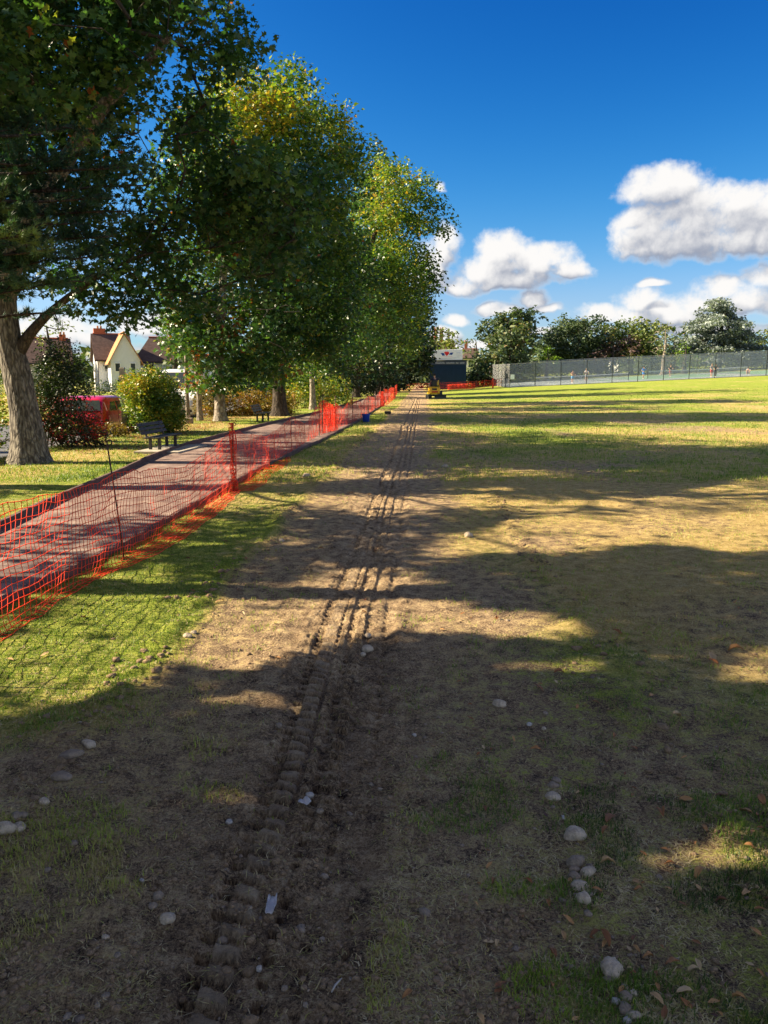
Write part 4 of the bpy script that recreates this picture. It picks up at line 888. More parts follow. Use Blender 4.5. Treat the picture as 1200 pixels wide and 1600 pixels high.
# ------------------------------------------------------------------ orange barrier net on steel pins
def net_mesh(path_pts, cell, rows, r, seed, skirt=True, dense=None, hscale=1.0, flare_to=+1):
    """path_pts: (x, y, height). A knitted plastic net hung along the path: returns verts/faces of 3-sided strands."""
    rg = np.random.default_rng(seed); A = np.array(path_pts, float)
    L = np.r_[0, np.cumsum(np.hypot(np.diff(A[:, 0]), np.diff(A[:, 1])))]
    n = max(2, int(L[-1] / cell)); s = np.linspace(0, L[-1], n + 1)
    x = np.interp(s, L, A[:, 0]); y = np.interp(s, L, A[:, 1]); h = np.interp(s, L, A[:, 2])
    tx = np.gradient(x, s); ty = np.gradient(y, s); nl = np.hypot(tx, ty); nx_, ny_ = ty / nl, -tx / nl      # outward = towards the field
    j = np.arange(rows + 1) / rows; S, J = np.meshgrid(s, j)
    Xb, Yb, Hh = np.meshgrid(x, j)[0], np.meshgrid(y, j)[0], np.meshgrid(h, j)[0]
    NX, NY = np.meshgrid(nx_, j)[0], np.meshgrid(ny_, j)[0]; TX, TY = np.meshgrid(tx / nl, j)[0], np.meshgrid(ty / nl, j)[0]
    sk = (.22 * sst(fbm(S * .35, S * 0, seed + 3, 2), .25, .75) + .05) if skirt else 0.02
    full = 1.0 * Hh + sk; dcur = J * full                       # distance along the cloth from its lower edge
    on = dcur < sk
    out = np.where(on, sk - dcur, 0.0); z = np.where(on, .012, dcur - sk)
    wr = (fbm(S * 1.1, J * 2.2, seed, 3) - .5) * .16 * (1 - .6 * J) + (fbm(S * 4, J * 5, seed + 1, 2) - .5) * .05
    out = out + wr; al = (fbm(S * 1.5 + 7, J * 3, seed + 2, 3) - .5) * .14 + (fbm(S * 9, J * 9, seed + 8, 2) - .5) * cell * .5
    z = z + (fbm(S * 2.0, J * 3, seed + 5, 2) - .5) * .05 * (J > .02) + (fbm(S * 9 + 3, J * 12, seed + 9, 2) - .5) * cell * .35
    X = Xb + NX * out + TX * al; Y = Yb + NY * out + TY * al
    Z = macro(X, Y) + np.maximum(z, .01) + micro(X, Y) * .6
    Pn = np.stack([X, Y, Z], -1)
    a = []; b = []
    a.append(Pn[:, :-1].reshape(-1, 3)); b.append(Pn[:, 1:].reshape(-1, 3))
    off = (np.arange(rows)[:, None] % 2) * 0.0
    a.append(Pn[:-1].reshape(-1, 3)); b.append(Pn[1:].reshape(-1, 3))
    a = np.concatenate(a); b = np.concatenate(b); kind = np.concatenate([np.zeros((rows + 1) * n), np.ones(rows * (n + 1))])
    d = b - a; d /= np.linalg.norm(d, axis=1)[:, None] + 1e-9
    u_ = np.cross(d, (.3, .2, .9)); u_ /= np.linalg.norm(u_, axis=1)[:, None] + 1e-9; w_ = np.cross(d, u_)
    rr = np.where(kind > 0, r * .8, r)[:, None]; V = []
    for q in (a, b):
        for k in range(3):
            an = 2 * PI * k / 3; V.append(q + (u_ * math.cos(an) + w_ * math.sin(an)) * rr)
    V = np.stack(V, 1).reshape(-1, 3); m_ = len(a); i = (np.arange(m_) * 6)[:, None]
    F = np.concatenate([i + np.array([[0, 1, 4, 3]]), i + np.array([[1, 2, 5, 4]]), i + np.array([[2, 0, 3, 5]])])
    # knots
    K = Pn.reshape(-1, 3); kr = r * 1.9
    oc = np.array([(1, 0, 0), (-1, 0, 0), (0, 1, 0), (0, -1, 0), (0, 0, 1.2), (0, 0, -1.2)]) * kr
    KV = (K[:, None] + oc[None]).reshape(-1, 3); kf = np.array([(0, 2, 4, 4), (2, 1, 4, 4), (1, 3, 4, 4), (3, 0, 4, 4), (2, 0, 5, 5), (1, 2, 5, 5), (3, 1, 5, 5), (0, 3, 5, 5)])
    return V, F, KV, kf[:, :3], len(K)
def net_obj(name, parent, *a, knots=True, **k):
    V, F, KV, kf, nk = net_mesh(*a, **k)
    T = np.concatenate([F[:, [0, 1, 2]], F[:, [0, 2, 3]]])
    if knots:
        KF = (kf[None] + (np.arange(nk) * 6)[:, None, None]).reshape(-1, 3) + len(V); V = np.concatenate([V, KV]); T = np.concatenate([T, KF])
    return np_mesh(name, V, T, MT['net'], parent)
barrier = thing('barrier_fence', 'orange plastic mesh barrier on steel pins running beside the footpath', 'barrier')
fp = [(-2.46, 2.6, .86), (-2.42, 4.6, .82), (-2.34, 6.0, .76), (-2.32, 6.72, .80), (-2.25, 8.6, .62), (-2.17, 10.98, .84)]
net_obj('net_panel', barrier, fp, .062, 15, .0034, 5)
net_obj('net_panel', barrier, [(-2.17, 11.0, .86), (-2.14, 14, .56), (-2.08, 17.25, .78), (-1.98, 19.6, .52), (-1.84, 21.9, .95)], .075, 12, .0034, 6, knots=False)
# gathered spare net between two pins
gx = [(-1.80 + .05 * math.sin(k * 1.3) + .012 * k, 22.9 + .055 * k + .10 * ((k % 2) * 2 - 1), 1.02 - .01 * k) for k in range(26)]
net_obj('net_bundle', barrier, gx, .045, 16, .0045, 8, knots=False, skirt=True)
net_obj('net_panel', barrier, [(-1.84, 21.9, .9), (-1.83, 22.9, 1.0)], .09, 10, .005, 9, knots=False, skirt=False)
net_obj('net_panel', barrier, [(-1.52, 24.2, .95), (-1.40, 26.2, .62), (-1.17, 28.85, .95), (-.95, 32, .66), (-.72, 36, .85), (-.45, 40.5, .66), (-.21, 44.6, .95)],   .13, 7, .0042, 10, knots=False, skirt=False)
gx = [(-.18 + .04 * math.sin(k * 2.3) + .012 * k, 45.2 + .09 * k + .12 * ((k % 2) * 2 - 1), .85) for k in range(14)]
net_obj('net_bundle', barrier, gx, .06, 14, .009, 12, knots=False, skirt=False)
net_obj('net_panel', barrier, [(.02, 47, 1.0), (.28, 51, .9), (.5, 55, 1.0), (.8, 62, .9), (1.0, 70, 1.0), (1.25, 80, .95), (1.6, 95, 1.0), (2.0, 108, 1.0)],   .24, 6, .0075, 13, knots=False, skirt=False)
for (x_, y_, h_, ln) in ((-2.44, 3.9, .98, .01), (-2.32, 6.72, 1.06, -.10), (-2.17, 10.98, .98, .02), (-2.08, 17.25, .90, .01), (-1.84, 21.9, 1.15, .01), (-1.80, 22.7, 1.2, .0), (-1.52, 24.2, 1.12, .0), (-1.17, 28.85, 1.1, .01), (-.95, 32, 1.0, .0), (-.72, 36, 1.05, .01), (-.45, 40.5, 1.0, 0), (-.2, 44.7, 1.15, 0), (.02, 47, 1.15, 0), (.28, 51, 1.1, 0), (.5, 55, 1.1, 0), (.8, 62, 1.1, 0), (1.0, 70, 1.1, 0), (1.25, 80, 1.1, 0), (1.6, 95, 1.1, 0)):
    mb = MB(); z0 = gzf(x_, y_) - .1; r_ = .0065 if y_ < 20 else .012
    mb.tube([(x_, y_, z0), (x_ + ln * .5, y_, z0 + .1 + h_ * .5), (x_ + ln, y_, z0 + .1 + h_)], r_, 6)
    if y_ < 30:   # the looped hook at the pin's top
        a0 = Vector((x_ + ln, y_, z0 + .1 + h_)); mb.tube([a0 + Vector((.0 + .022 * (1 - math.cos(q * .6)), 0, .022 * math.sin(q * .6) - .01)) for q in range(9)], r_, 5)
    mb.build('steel_pin', MT['pin'], barrier, True)
# net wrapped round the second pin
gx = [(-2.17 + .030 * math.cos(k * 2.1), 10.98 + .030 * math.sin(k * 2.1) + .004 * k, .97) for k in range(16)]
net_obj('net_bundle', barrier, gx, .05, 17, .0040, 15, knots=False, skirt=False)

far_b = thing('barrier_fence', 'far orange mesh barrier crossing in front of the scoreboard store', 'barrier')
ffz = lambda u, v: P(u, v, 106)
pts_ = [(2.3, 108, 1.0)] + [(P(u, 600, 107)[0], 107 - .002 * (u - 640), .95 + .05 * ((k % 2))) for k, u in enumerate(range(640, 796, 13))]
net_obj('net_panel', far_b, pts_, .2, 5, .009, 16, knots=False, skirt=False)
gx = [(P(700, 600, 106)[0] + k * .13, 106.5 + .12 * ((k % 2) * 2 - 1), .75) for k in range(30)]
net_obj('net_bundle', far_b, gx, .10, 8, .016, 17, knots=False, skirt=False)
for k, u in enumerate(range(640, 796, 13)):
    x_ = P(u, 600, 107)[0]; z0 = gzf(x_, 106.8); MB().tube([(x_, 106.9, z0 - .1), (x_, 106.9, z0 + 1.15)], .02, 5).build('steel_pin', MT['pin'], far_b)
x_, y_ = P(770, 600, 103)[0], 103.0; z0 = gzf(x_, y_); bp = thing('orange_post', 'upright roll of orange mesh on a pin left of the tennis court corner', 'post', (x_, y_, z0))
mb = MB(); mb.tube([(0, 0, 0), (.03, 0, .4), (-.02, 0, .9), (0, 0, 1.32)], [.10, .13, .12, .09], 9); mb.build('mesh_roll', MT['net'], bp)
MB().tube([(0, 0, -.05), (0, 0, 1.5)], .02, 6).build('steel_pin', MT['pin'], bp)

# ------------------------------------------------------------------ benches
def slat_box(L, a, b, th): mb = MB(); return mb
def bench(label, x, y, rz, mat, legm):
    z = gzf(x, y); t_ = thing('park_bench', label, 'bench', (x, y, z), rz, 'benches beside the footpath'); t_.scale = (.9, .92, .70)
    # local: length along Y, sitter faces +X
    for k in range(4): MB().box((-.16 + k * .105, 0, .455 + .004 * k), (.09, 1.55, .032), m=0, bev=.006).build('seat_slat', mat, t_)
    R_ = Matrix.Rotation(math.radians(-18), 3, 'Y')
    for k in range(3): MB().box((-.245 - .045 * k, 0, .60 + k * .125), (.028, 1.55, .105), R_, bev=.006).build('backrest_slat', mat, t_)
    for sy in (-.52, .52):
        mb = MB(); mb.box((.10, sy, .22), (.07, .06, .44), bev=.006).build('leg', legm, t_)
        mb = MB(); mb.box((-.13, sy, .21), (.07, .06, .42), bev=.006).build('leg', legm, t_)
        mb = MB(); mb.box((0.0, sy, .425), (.44, .05, .03), bev=.005).build('seat_bearer', legm, t_)
        mb = MB(); mb.box((-.275, sy, .67), (.04, .05, .50), R_, bev=.006).build('backrest_support', legm, t_)
    return t_
bench('dark slatted bench nearest the camera, beside the privet shrub', -5.05, 17.65, math.radians(-6), MT['bench_dark'], MT['bench_dark'])
bench('weathered wooden bench further along the path, by the amber hedge', -4.62, 29.6, math.radians(-4), MT['bench_wood'], MT['bench_dark'])
pad = MB().box((-4.85, 17.6, gzf(-4.85, 17.6) + .012), (1.0, 1.9, .05), Matrix.Rotation(math.radians(-6), 3, 'Z')).build('paved_pad', MT['concrete']); tag(pad, 'small concrete pad under the nearest bench', kind='structure')

# ------------------------------------------------------------------ grey posts, stump, sign pole, bin
def post(name, label, cat, x, y, h, w, mat, lean=0):
    t_ = MB(); z = gzf(x, y)
    t_.add([(sx * w / 2 * k + (lean if q else 0), sy * w / 2 * k, zz) for (zz, k, q) in ((-.2, 1.05, 0), (h - .04, 1, 1), (h, .82, 1)) for (sx, sy) in ((-1, -1), (1, -1), (1, 1), (-1, 1))],
           [(3, 2, 1, 0), (0, 1, 5, 4), (1, 2, 6, 5), (2, 3, 7, 6), (3, 0, 4, 7), (4, 5, 9, 8), (5, 6, 10, 9), (6, 7, 11, 10), (7, 4, 8, 11), (8, 9, 10, 11)])
    o = t_.build(name, mat, None, False, (x, y, z)); return tag(o, label, cat)
post('concrete_post', 'tall grey square post between the red car and privet shrub', 'post', -7.88, 23.55, 1.95, .145, MT['concrete'])
mb = MB(); mb.box((0, 0, .10), (.26, .2, .22), bev=.02); o = mb.build('block', MT['stone_dark'], None, False, (G(296, 662)[0], G(296, 662)[1], 0)); tag(o, 'small dark block on the grass in front of the slender trunks', 'block')
sx0, sy0 = -3.67, 46.9; z0 = gzf(sx0, sy0)
sp_ = thing('sign_pole', 'thin pale pole with small blue sign behind the plane tree', 'sign', (sx0, sy0, z0))
MB().tube([(0, 0, -.1), (0, 0, 2.45)], .075, 10).build('pole', MT['pole_white'], sp_, True)
MB().box((-.05, -.09, 2.25), (.34, .03, .42), bev=.01).build('sign_panel', MT['sign_blue'], sp_)
bx, by = G(579, 613); bn = thing('litter_bin', 'small pale bin standing in the shade under far trees', 'bin', (-2.0, 90, gzf(-2.0, 90)))
MB().tube([(0, 0, 0), (0, 0, .95)], [.28, .32], 12).build('bin_body', MT['pole_white'], bn, True); MB().tube([(0, 0, .95), (0, 0, 1.05), (0, 0, 1.12)], [.34, .30, .12], 12).build('lid', MT['galv_side'], bn, True)

# bucket on the verge
bz = gzf(-.68, 29.3)
bk = thing('bucket', 'bright blue tub standing on grass beside the orange barrier', 'bucket', (-.68, 29.3, bz))
mb = MB(); prof = [(0, .125), (.27, .15), (.29, .165), (.30, .165), (.30, .145), (.03, .115)]
mb.tube([(0, 0, z) for z, r in prof], [r for z, r in prof], 20, cap=True).build('tub', MT['blue_plastic'], bk, True)
MB().tube([(.16 * math.cos(a), .03, .29 - .10 * math.sin(a)) for a in np.linspace(0, PI, 12)], .006, 6).build('handle', MT['steel'], bk, True)
cl = MB().box((0, 0, .07), (.30, .2, .14), bev=.03).build('tool_bag', MT['black'], None, False, (G(606, 647)[0], G(606, 647)[1], gzf(*G(606, 647)))); tag(cl, 'small black bag on the grass right of the blue tub', 'bag')

# ------------------------------------------------------------------ cars and van on the road
def sect(pts): return pts
def car(name, label, cat, x, y, rz, z, paint, L=4.0, Wd=1.7, H=1.45, van=False, group=None, tail=True):
    """local: nose towards +Y, body lofted through cross sections"""
    t_ = thing(name, label, cat, (x, y, z), rz, group)
    hw = Wd / 2
    if van: ROOF = [(-L / 2, .95), (-L / 2 + .03, H * .93), (-L / 2 + .25, H), (L / 2 - 1.5, H), (L / 2 - 1.15, H * .96), (L / 2 - .62, H * .60), (L / 2 - .12, H * .50), (L / 2, H * .42)]
    else: ROOF = [(-L / 2, .80), (-L / 2 + .05, .92), (-L / 2 + .38, H * .93), (-L / 2 + .75, H), (L / 2 - 2.1, H), (L / 2 - 1.75, H * .95), (L / 2 - 1.0, .93), (L / 2 - .2, .78), (L / 2, .62)]
    belt = H * .56 if van else .90
    ny = 40; Y = np.linspace(-L / 2, L / 2, ny); top = np.interp(Y, [q[0] for q in ROOF], [q[1] for q in ROOF]); rows = []
    for yy, tp in zip(Y, top):
        e = 1 - .10 * max(0, (abs(yy) - (L / 2 - .5)) / .5) ** 2; w = hw * e; bl = min(belt, tp - .02); wt = w * (1 - .17 * max(0, (tp - bl)) / (H - belt + .01))
        low = .20 + (.12 * max(0, (abs(yy) - (L / 2 - .35)) / .35))
        half = [(w * .86, low), (w * .97, low + .10), (w, .50), (w * .985, bl), (wt * (1 if tp - bl > .1 else .97), max(bl + .01, tp - .09)), (wt * .93, tp - .025), (wt * .6, tp)]
        rows.append([(q[0], yy, q[1]) for q in half] + [(-q[0], yy, q[1]) for q in half[::-1]])
    A = np.array(rows); n = A.shape[1]; i = np.arange(ny * n).reshape(ny, n)
    mb = MB(); fs = []
    for a in range(ny - 1):
        for b in range(n): b2 = (b + 1) % n; fs.append((i[a, b], i[a, b2], i[a + 1, b2], i[a + 1, b]))
    fs.append(tuple(int(q) for q in i[0])); fs.append(tuple(int(q) for q in i[-1][::-1]))
    mb.add(A.reshape(-1, 3).tolist(), [tuple(int(z_) for z_ in f) for f in fs]); mb.build('body', paint, t_, True)
    gl = MT['glass_dark']
    def wedge(poly, nm='side_window', s=1, out=.006):
        mb = MB(); vs = []
        for q in (0, 1):
            for (yy, zz) in poly:
                tp = np.interp(yy, Y, top); bl = min(belt, tp - .02); w = hw; wt = w * (1 - .17 * max(0, (tp - bl)) / (H - belt + .01)); f = (zz - bl) / max(.05, (tp - .09) - bl)
                xx = (w * .985 * (1 - f) + wt * f) + out - q * .02; vs.append((s * xx, yy, zz))
        n_ = len(poly); mb.add(vs, [tuple(range(n_)), tuple(range(2 * n_ - 1, n_ - 1, -1))] + [(k, (k + 1) % n_, n_ + (k + 1) % n_, n_ + k) for k in range(n_)]); mb.build(nm, gl, t_)
    for s in (1, -1):
        if van:
            wedge([(L / 2 - 1.75, belt + .08), (L / 2 - .85, belt + .08), (L / 2 - 1.2, H * .88), (L / 2 - 1.75, H * .88)], s=s)
        else:
            wedge([(-L / 2 + .55, belt + .05), (-L / 2 + 1.2, belt + .04), (-L / 2 + 1.25, H - .16), (-L / 2 + .85, H - .17)], s=s)
            wedge([(-L / 2 + 1.28, belt + .04), (L / 2 - 1.05 - .2, belt + .04), (L / 2 - 1.95, H - .16), (-L / 2 + 1.33, H - .16)], s=s)
        mb = MB(); mb.box((s * (hw + .09), L / 2 - (1.15 if not van else .95), belt + .06), (.14, .09, .12), bev=.03).build('wing_mirror', paint, t_)
        if not van: MB().box((s * (hw + .004), -L / 2 + 1.55, .78), (.012, .16, .03), bev=.004).build('door_handle', paint, t_)
        # door shut lines
        for yy in ((-L / 2 + 1.27, L / 2 - 1.35) if not van else (L / 2 - 1.9, L / 2 - .8)):
            MB().box((s * (hw - .001), yy, .60), (.008, .012, .58)).build('door_seam', MT['black'], t_)
        for yy in (-L / 2 + .72, L / 2 - .75):
            wz = .31; tyre = MB(); pr = [(-.10, .24), (-.10, .29), (-.07, .31), (.07, .31), (.10, .29), (.10, .24)]
            tyre.tube([(s * (hw - .11) + q, yy, wz) for q, r in pr], [r for q, r in pr], 24); w_ = tyre.build('wheel', MT['rubber'], t_, True)
            rim = MB(); rim.tube([(s * (hw - .01) - s * .02, yy, wz), (s * (hw - .005), yy, wz)], [.20, .19], 20); rim.build('rim', MT['alloy'], w_)
            for k in range(6):
                a = k * PI / 3; MB().box((s * (hw + .002), yy + math.cos(a) * .10, wz + math.sin(a) * .10), (.012, .15, .035), Matrix.Rotation(a, 3, 'X')).build('spoke', MT['black'], w_)
    # rear and front glass
    def panel(y0, z0, y1, z1, w0, w1, nm, mat, out=.012):
        d = Vector((0, y1 - y0, z1 - z0)).normalized(); nn = Vector((0, -d.z, d.y)); nn = nn if nn.z > 0 else -nn
        vs = [Vector((sx * w, yy, zz)) + nn * o_ for o_ in (out, out - .02) for (sx, w, yy, zz) in ((-1, w0, y0, z0), (1, w0, y0, z0), (1, w1, y1, z1), (-1, w1, y1, z1))]
        mb = MB(); mb.add(vs, [(0, 1, 2, 3), (7, 6, 5, 4), (0, 4, 5, 1), (1, 5, 6, 2), (2, 6, 7, 3), (3, 7, 4, 0)]); mb.build(nm, mat, t_)
    if van: panel(L / 2 - .64, H * .62, L / 2 - 1.1, H * .93, hw * .88, hw * .80, 'windscreen', gl)
    else:
        panel(-L / 2 + .07, .96, -L / 2 + .36, H * .91, hw * .86, hw * .72, 'rear_window', gl, .014)
        panel(L / 2 - 1.03, .96, L / 2 - 1.70, H * .93, hw * .86, hw * .74, 'windscreen', gl, .014)
    yb = -L / 2 if tail else L / 2
    for s in (1, -1):
        MB().box((s * hw * .80, -L / 2 - .0, .82 if not van else 1.0), (.26, .05, .20 if not van else .3), bev=.02).build('tail_lamp', MT['tail'], t_)
        MB().box((s * hw * .72, L / 2 - .02, .60 if not van else .75), (.32, .07, .14 if not van else .2), bev=.03).build('headlight', MT['lamp_clear'], t_)
    MB().box((0, -L / 2 - .012, .52), (.52, .02, .11)).build('number_plate', MT['plate'], t_)
    MB().box((0, L / 2 + .004, .42), (Wd * .8, .06, .12), bev=.02).build('grille', MT['black'], t_)
    MB().box((0, -L / 2 + .0, .34), (Wd * .88, .08, .14), bev=.03).build('bumper', MT['black'], t_)
    return t_
car('parked_car', 'red hatchback parked on the road behind the grey post', 'car', -9.06, 24.7, 0, -.29, MT['red_paint'], 4.0, 1.72, 1.38)
car('parked_car', 'red car mostly hidden left of the leaning oak trunk', 'car', -9.45, 15.3, 0, -.29, MT['red_paint'], 3.9, 1.7, 1.38)
car('parked_van', 'white van facing the camera behind the slender pale trunks', 'van', -9.75, 38.5, PI, -.29, MT['white_paint'], 4.9, 2.05, 2.35, van=True)

# ------------------------------------------------------------------ mini digger and its driver
dg = thing('mini_digger', 'yellow mini digger with black tracks working at the far end of the strip', 'digger', (4.05, 64.0, gzf(4.05, 64)), math.radians(8)); dg.scale = (.88, .88, .92)
for s in (-1, 1):
    tr = MB(); pr = [(-.78, .10), (-.70, .02), (.70, .02), (.78, .10), (.80, .22), (.70, .34), (-.70, .34), (-.80, .22)]
    tr.prism(pr, s * .42 - .13, s * .42 + .13, 'x'); tb = tr.build('crawler_track', MT['rubber'], dg)
    for k in range(11): MB().box((s * .42, -.70 + k * .14, .012), (.26, .05, .03)).build('track_lug', MT['rubber'], tb)
    for yy in (-.66, .66): MB().tube([(s * .56, yy, .18), (s * .57, yy, .18)], .12, 14).build('sprocket', MT['dark_steel'], tb)
MB().box((0, 0, .30), (.62, .9, .16), bev=.02).build('undercarriage', MT['black'], dg)
mb = MB(); mb.prism([(-.75, .42), (-.82, .55), (-.80, .95), (-.62, 1.05), (.05, 1.05), (.10, .60), (.62, .55), (.62, .42)], -.46, .46, 'x'); body = mb.build('engine_housing', MT['yellow'], dg)
MB().box((-.06, -.83, .84), (.46, .03, .16), bev=.01).build('vent', MT['black'], body); MB().box((-.02, -.84, .62), (.56, .04, .12), bev=.01).build('rear_lamp_panel', MT['tail'], body)
MB().box((.14, -.30, 1.12), (.5, .5, .12), bev=.04).build('seat', MT['black'], dg); MB().box((.0, -.54, 1.38), (.46, .1, .5), bev=.04).build('seat_back', MT['black'], dg)
for s in (-1, 1): MB().tube([(s * .42, -.62, 1.0), (s * .42, -.62, 1.75), (s * .38, -.62, 1.82)], .025, 8).build('roll_bar', MT['black'], dg, True)
MB().tube([(-.38, -.62, 1.82), (.38, -.62, 1.82)], .025, 8).build('roll_bar', MT['black'], dg, True)
for s in (-1, 1): MB().tube([(s * .25, .35, .58), (s * .25, .38, 1.05)], .02, 6).build('control_lever', MT['black'], dg)
def bar(a, b, w, h, nm, mat, par):
    a, b = Vector(a), Vector(b); d = b - a; R_ = d.to_track_quat('Y', 'Z').to_matrix(); MB().box((a + b) / 2, (w, d.length, h), R_, bev=.015).build(nm, mat, par)
bar((.35, .55, .6), (.78, 1.5, 1.55), .14, .2, 'boom', MT['yellow'], dg); bar((.78, 1.5, 1.55), (1.05, 2.1, .65), .12, .15, 'dipper_arm', MT['yellow'], dg)
bar((.40, .62, .8), (.72, 1.3, 1.30), .06, .06, 'hydraulic_ram', MT['steel'], dg)
mb = MB(); mb.prism([(1.95, .68), (2.2, .62), (2.28, .3), (2.1, .1), (1.85, .12), (1.95, .3)], .85, 1.30, 'x'); mb.build('bucket', MT['dark_steel'], dg)
mb = MB(); mb.prism([(-1.18, .03), (-1.12, .03), (-1.05, .2), (-1.12, .36), (-1.18, .34), (-1.12, .2)], -.1, 1.0, 'x'); mb.build('dozer_blade', MT['dark_steel'], dg)
bar((.3, -.6, .25), (.3, -1.12, .2), .08, .08, 'blade_arm', MT['black'], dg)

MT['skin'] = plain('skin', (0.52, 0.29, 0.20), .55, 0, .35, .08)
def clothm(n, c): MT[n] = plain(n, c, .85, 0, .2, .15, 6); return MT[n]
clothm('cloth_navy', (0.02, 0.025, 0.06)); clothm('cloth_black', (0.025, 0.025, 0.028)); clothm('cloth_blue', (0.05, 0.25, 0.70)); clothm('cloth_white', (0.50, 0.50, 0.50))
clothm('cloth_red', (0.50, 0.05, 0.05)); clothm('cloth_grey', (0.30, 0.32, 0.35)); clothm('hair_dark', (0.03, 0.02, 0.015)); clothm('hair_fair', (0.30, 0.20, 0.10)); clothm('cloth_sky', (0.12, 0.42, 0.72))
def person(label, x, y, rz, z, J, top, bottom, hair, shoe='cloth_white', racket=True, hem=.66, sleeve=True):
    """J: joint positions in metres (figure faces +Y). One skinned body, clothes grown over it as children."""
    t_ = thing('person', label, 'person', (x, y, z), rz)
    def skin_obj(nm, ch, mat, grow=0.0):
        vs = []; es = []; rad = []
        def v(p, r):
            for k, q in enumerate(vs):
                if (Vector(q) - Vector(p)).length < 1e-5: return k
            vs.append(tuple(p)); rad.append(r); return len(vs) - 1
        for chain in ch:
            prev = None
            for (p_, r_) in chain:
                k = v(p_, r_ + grow)
                if prev is not None and prev != k: es.append((prev, k))
                prev = k
        me = bpy.data.meshes.new(nm); me.from_pydata(vs, es, []); o = bpy.data.objects.new(nm, me); C.objects.link(o)
        md = o.modifiers.new('skin', 'SKIN'); md.use_smooth_shade = True
        sv = me.skin_vertices[0].data
        for k, r_ in enumerate(rad): sv[k].radius = (r_, r_)
        sv[0].use_root = True
        o.modifiers.new('sub', 'SUBSURF').levels = 1
        dgp = bpy.context.evaluated_depsgraph_get(); me2 = bpy.data.meshes.new_from_object(o.evaluated_get(dgp)); bpy.data.objects.remove(o)
        me2.materials.clear(); me2.materials.append(mat); me2.name = nm; return link(nm, me2, t_)
    g = lambda k: J[k]
    mid = lambda a, b, f=.5: tuple(a[i] * (1 - f) + b[i] * f for i in range(3))
    torso = [(g('pel'), .105), (mid(g('pel'), g('che'), .5), .10), (g('che'), .125), (mid(g('che'), g('hea'), .45), .05), (mid(g('che'), g('hea'), .7), .065), (g('hea'), .092), (tuple(np.array(g('hea')) + (0, 0, .09)), .06)]
    chains = [torso]
    for s in ('l', 'r'):
        chains.append([(g('che'), .125), (g('sh' + s), .055), (g('el' + s), .038), (g('wr' + s), .027), (g('ha' + s), .034)])
        chains.append([(g('pel'), .105), (g('hi' + s), .085), (g('kn' + s), .055), (g('an' + s), .038), (g('to' + s), .035)])
    skin_obj('body', chains, MT['skin'])
    if top: 
        ch = [torso[:3]]
        if sleeve:
            for s in ('l', 'r'): ch.append([(g('che'), .125), (g('sh' + s), .058), (mid(g('sh' + s), g('el' + s), .7), .05)])
        skin_obj('shirt', ch, MT[top], .018)
    ch = [[(mid(g('pel'), g('che'), .22), .10), (g('pel'), .108)]]
    for s in ('l', 'r'): ch.append([(g('pel'), .108), (g('hi' + s), .09), (mid(g('hi' + s), g('kn' + s), .5), .082), (mid(g('hi' + s), g('kn' + s), hem), .08)] + ([(g('kn' + s), .06), (mid(g('kn' + s), g('an' + s), .9), .05)] if hem > .9 else []))
    skin_obj('shorts' if hem < .9 else 'trousers', ch, MT[bottom], .016)
    hp = np.array(g('hea')); mb = MB(); mb.tube([tuple(hp + (0, -.02, .0)), tuple(hp + (0, -.02, .05)), tuple(hp + (0, -.012, .10)), tuple(hp + (0, -.005, .14)), tuple(hp + (0, 0, .155))], [.088, .102, .096, .065, .02], 12); mb.build('hair', MT[hair], t_, True)
    for s in ('l', 'r'):
        a, b = np.array(g('an' + s)), np.array(g('to' + s)); mb = MB(); mb.tube([tuple(a + (0, -.05, -.02)), tuple((a + b) / 2 + (0, 0, -.0)), tuple(b + (0, .02, -.005))], [.045, .05, .04], 8); mb.build('shoe', MT[shoe], t_, True)
    if racket:
        h = np.array(g('har')); d = np.array(racket if racket is not True else (.15, .5, .35)); d = d / np.linalg.norm(d)
        r_ = MB(); r_.tube([tuple(h), tuple(h + d * .33)], .014, 6); cc = h + d * .5; sd = np.cross(d, (1, .2, 0)); sd /= np.linalg.norm(sd)
        r_.tube([tuple(cc + d * .17 * math.cos(a) + sd * .13 * math.sin(a)) for a in np.linspace(0, 2 * PI, 17)], .012, 5); rk = r_.build('racket', MT['black'], t_, True)
    return t_
def pose(st=.16, arm=(.25, .35), lean=.05, knee=.04, armr=None, h=1.0):
    J = {'pel': (0, 0, .95), 'che': (0, lean, 1.33), 'hea': (0, lean * 1.8, 1.62)}
    for s, k in (('l', -1), ('r', 1)):
        f = k * st
        J['sh' + s] = (k * .19, lean, 1.42); a = arm if (s == 'l' or armr is None) else armr
        J['el' + s] = (k * (.19 + a[0] * .4), lean + .10, 1.16); J['wr' + s] = (k * (.19 + a[0] * .3), lean + a[1], 1.02 + a[1] * .25); J['ha' + s] = (k * (.19 + a[0] * .25), lean + a[1] + .08, 1.02 + a[1] * .3)
        J['hi' + s] = (k * .10, 0, .86); J['kn' + s] = (k * .11, f * .5 + knee, .49); J['an' + s] = (k * .12, f, .09); J['to' + s] = (k * .13, f + .15, .045)
    return {k: tuple(np.array(v) * h) for k, v in J.items()}
def at_far(u, v, Y):   # foot point on the terrain at distance Y seen in column u
    x_ = P(u, v, Y)[0]; return x_, Y, float(macro(x_, Y))
def put(label, u, v, Y, rz, *a, **k):
    x_, y_, z_ = at_far(u, v, Y); return person(label, x_, y_, math.radians(rz), z_ + .03, *a, **k)
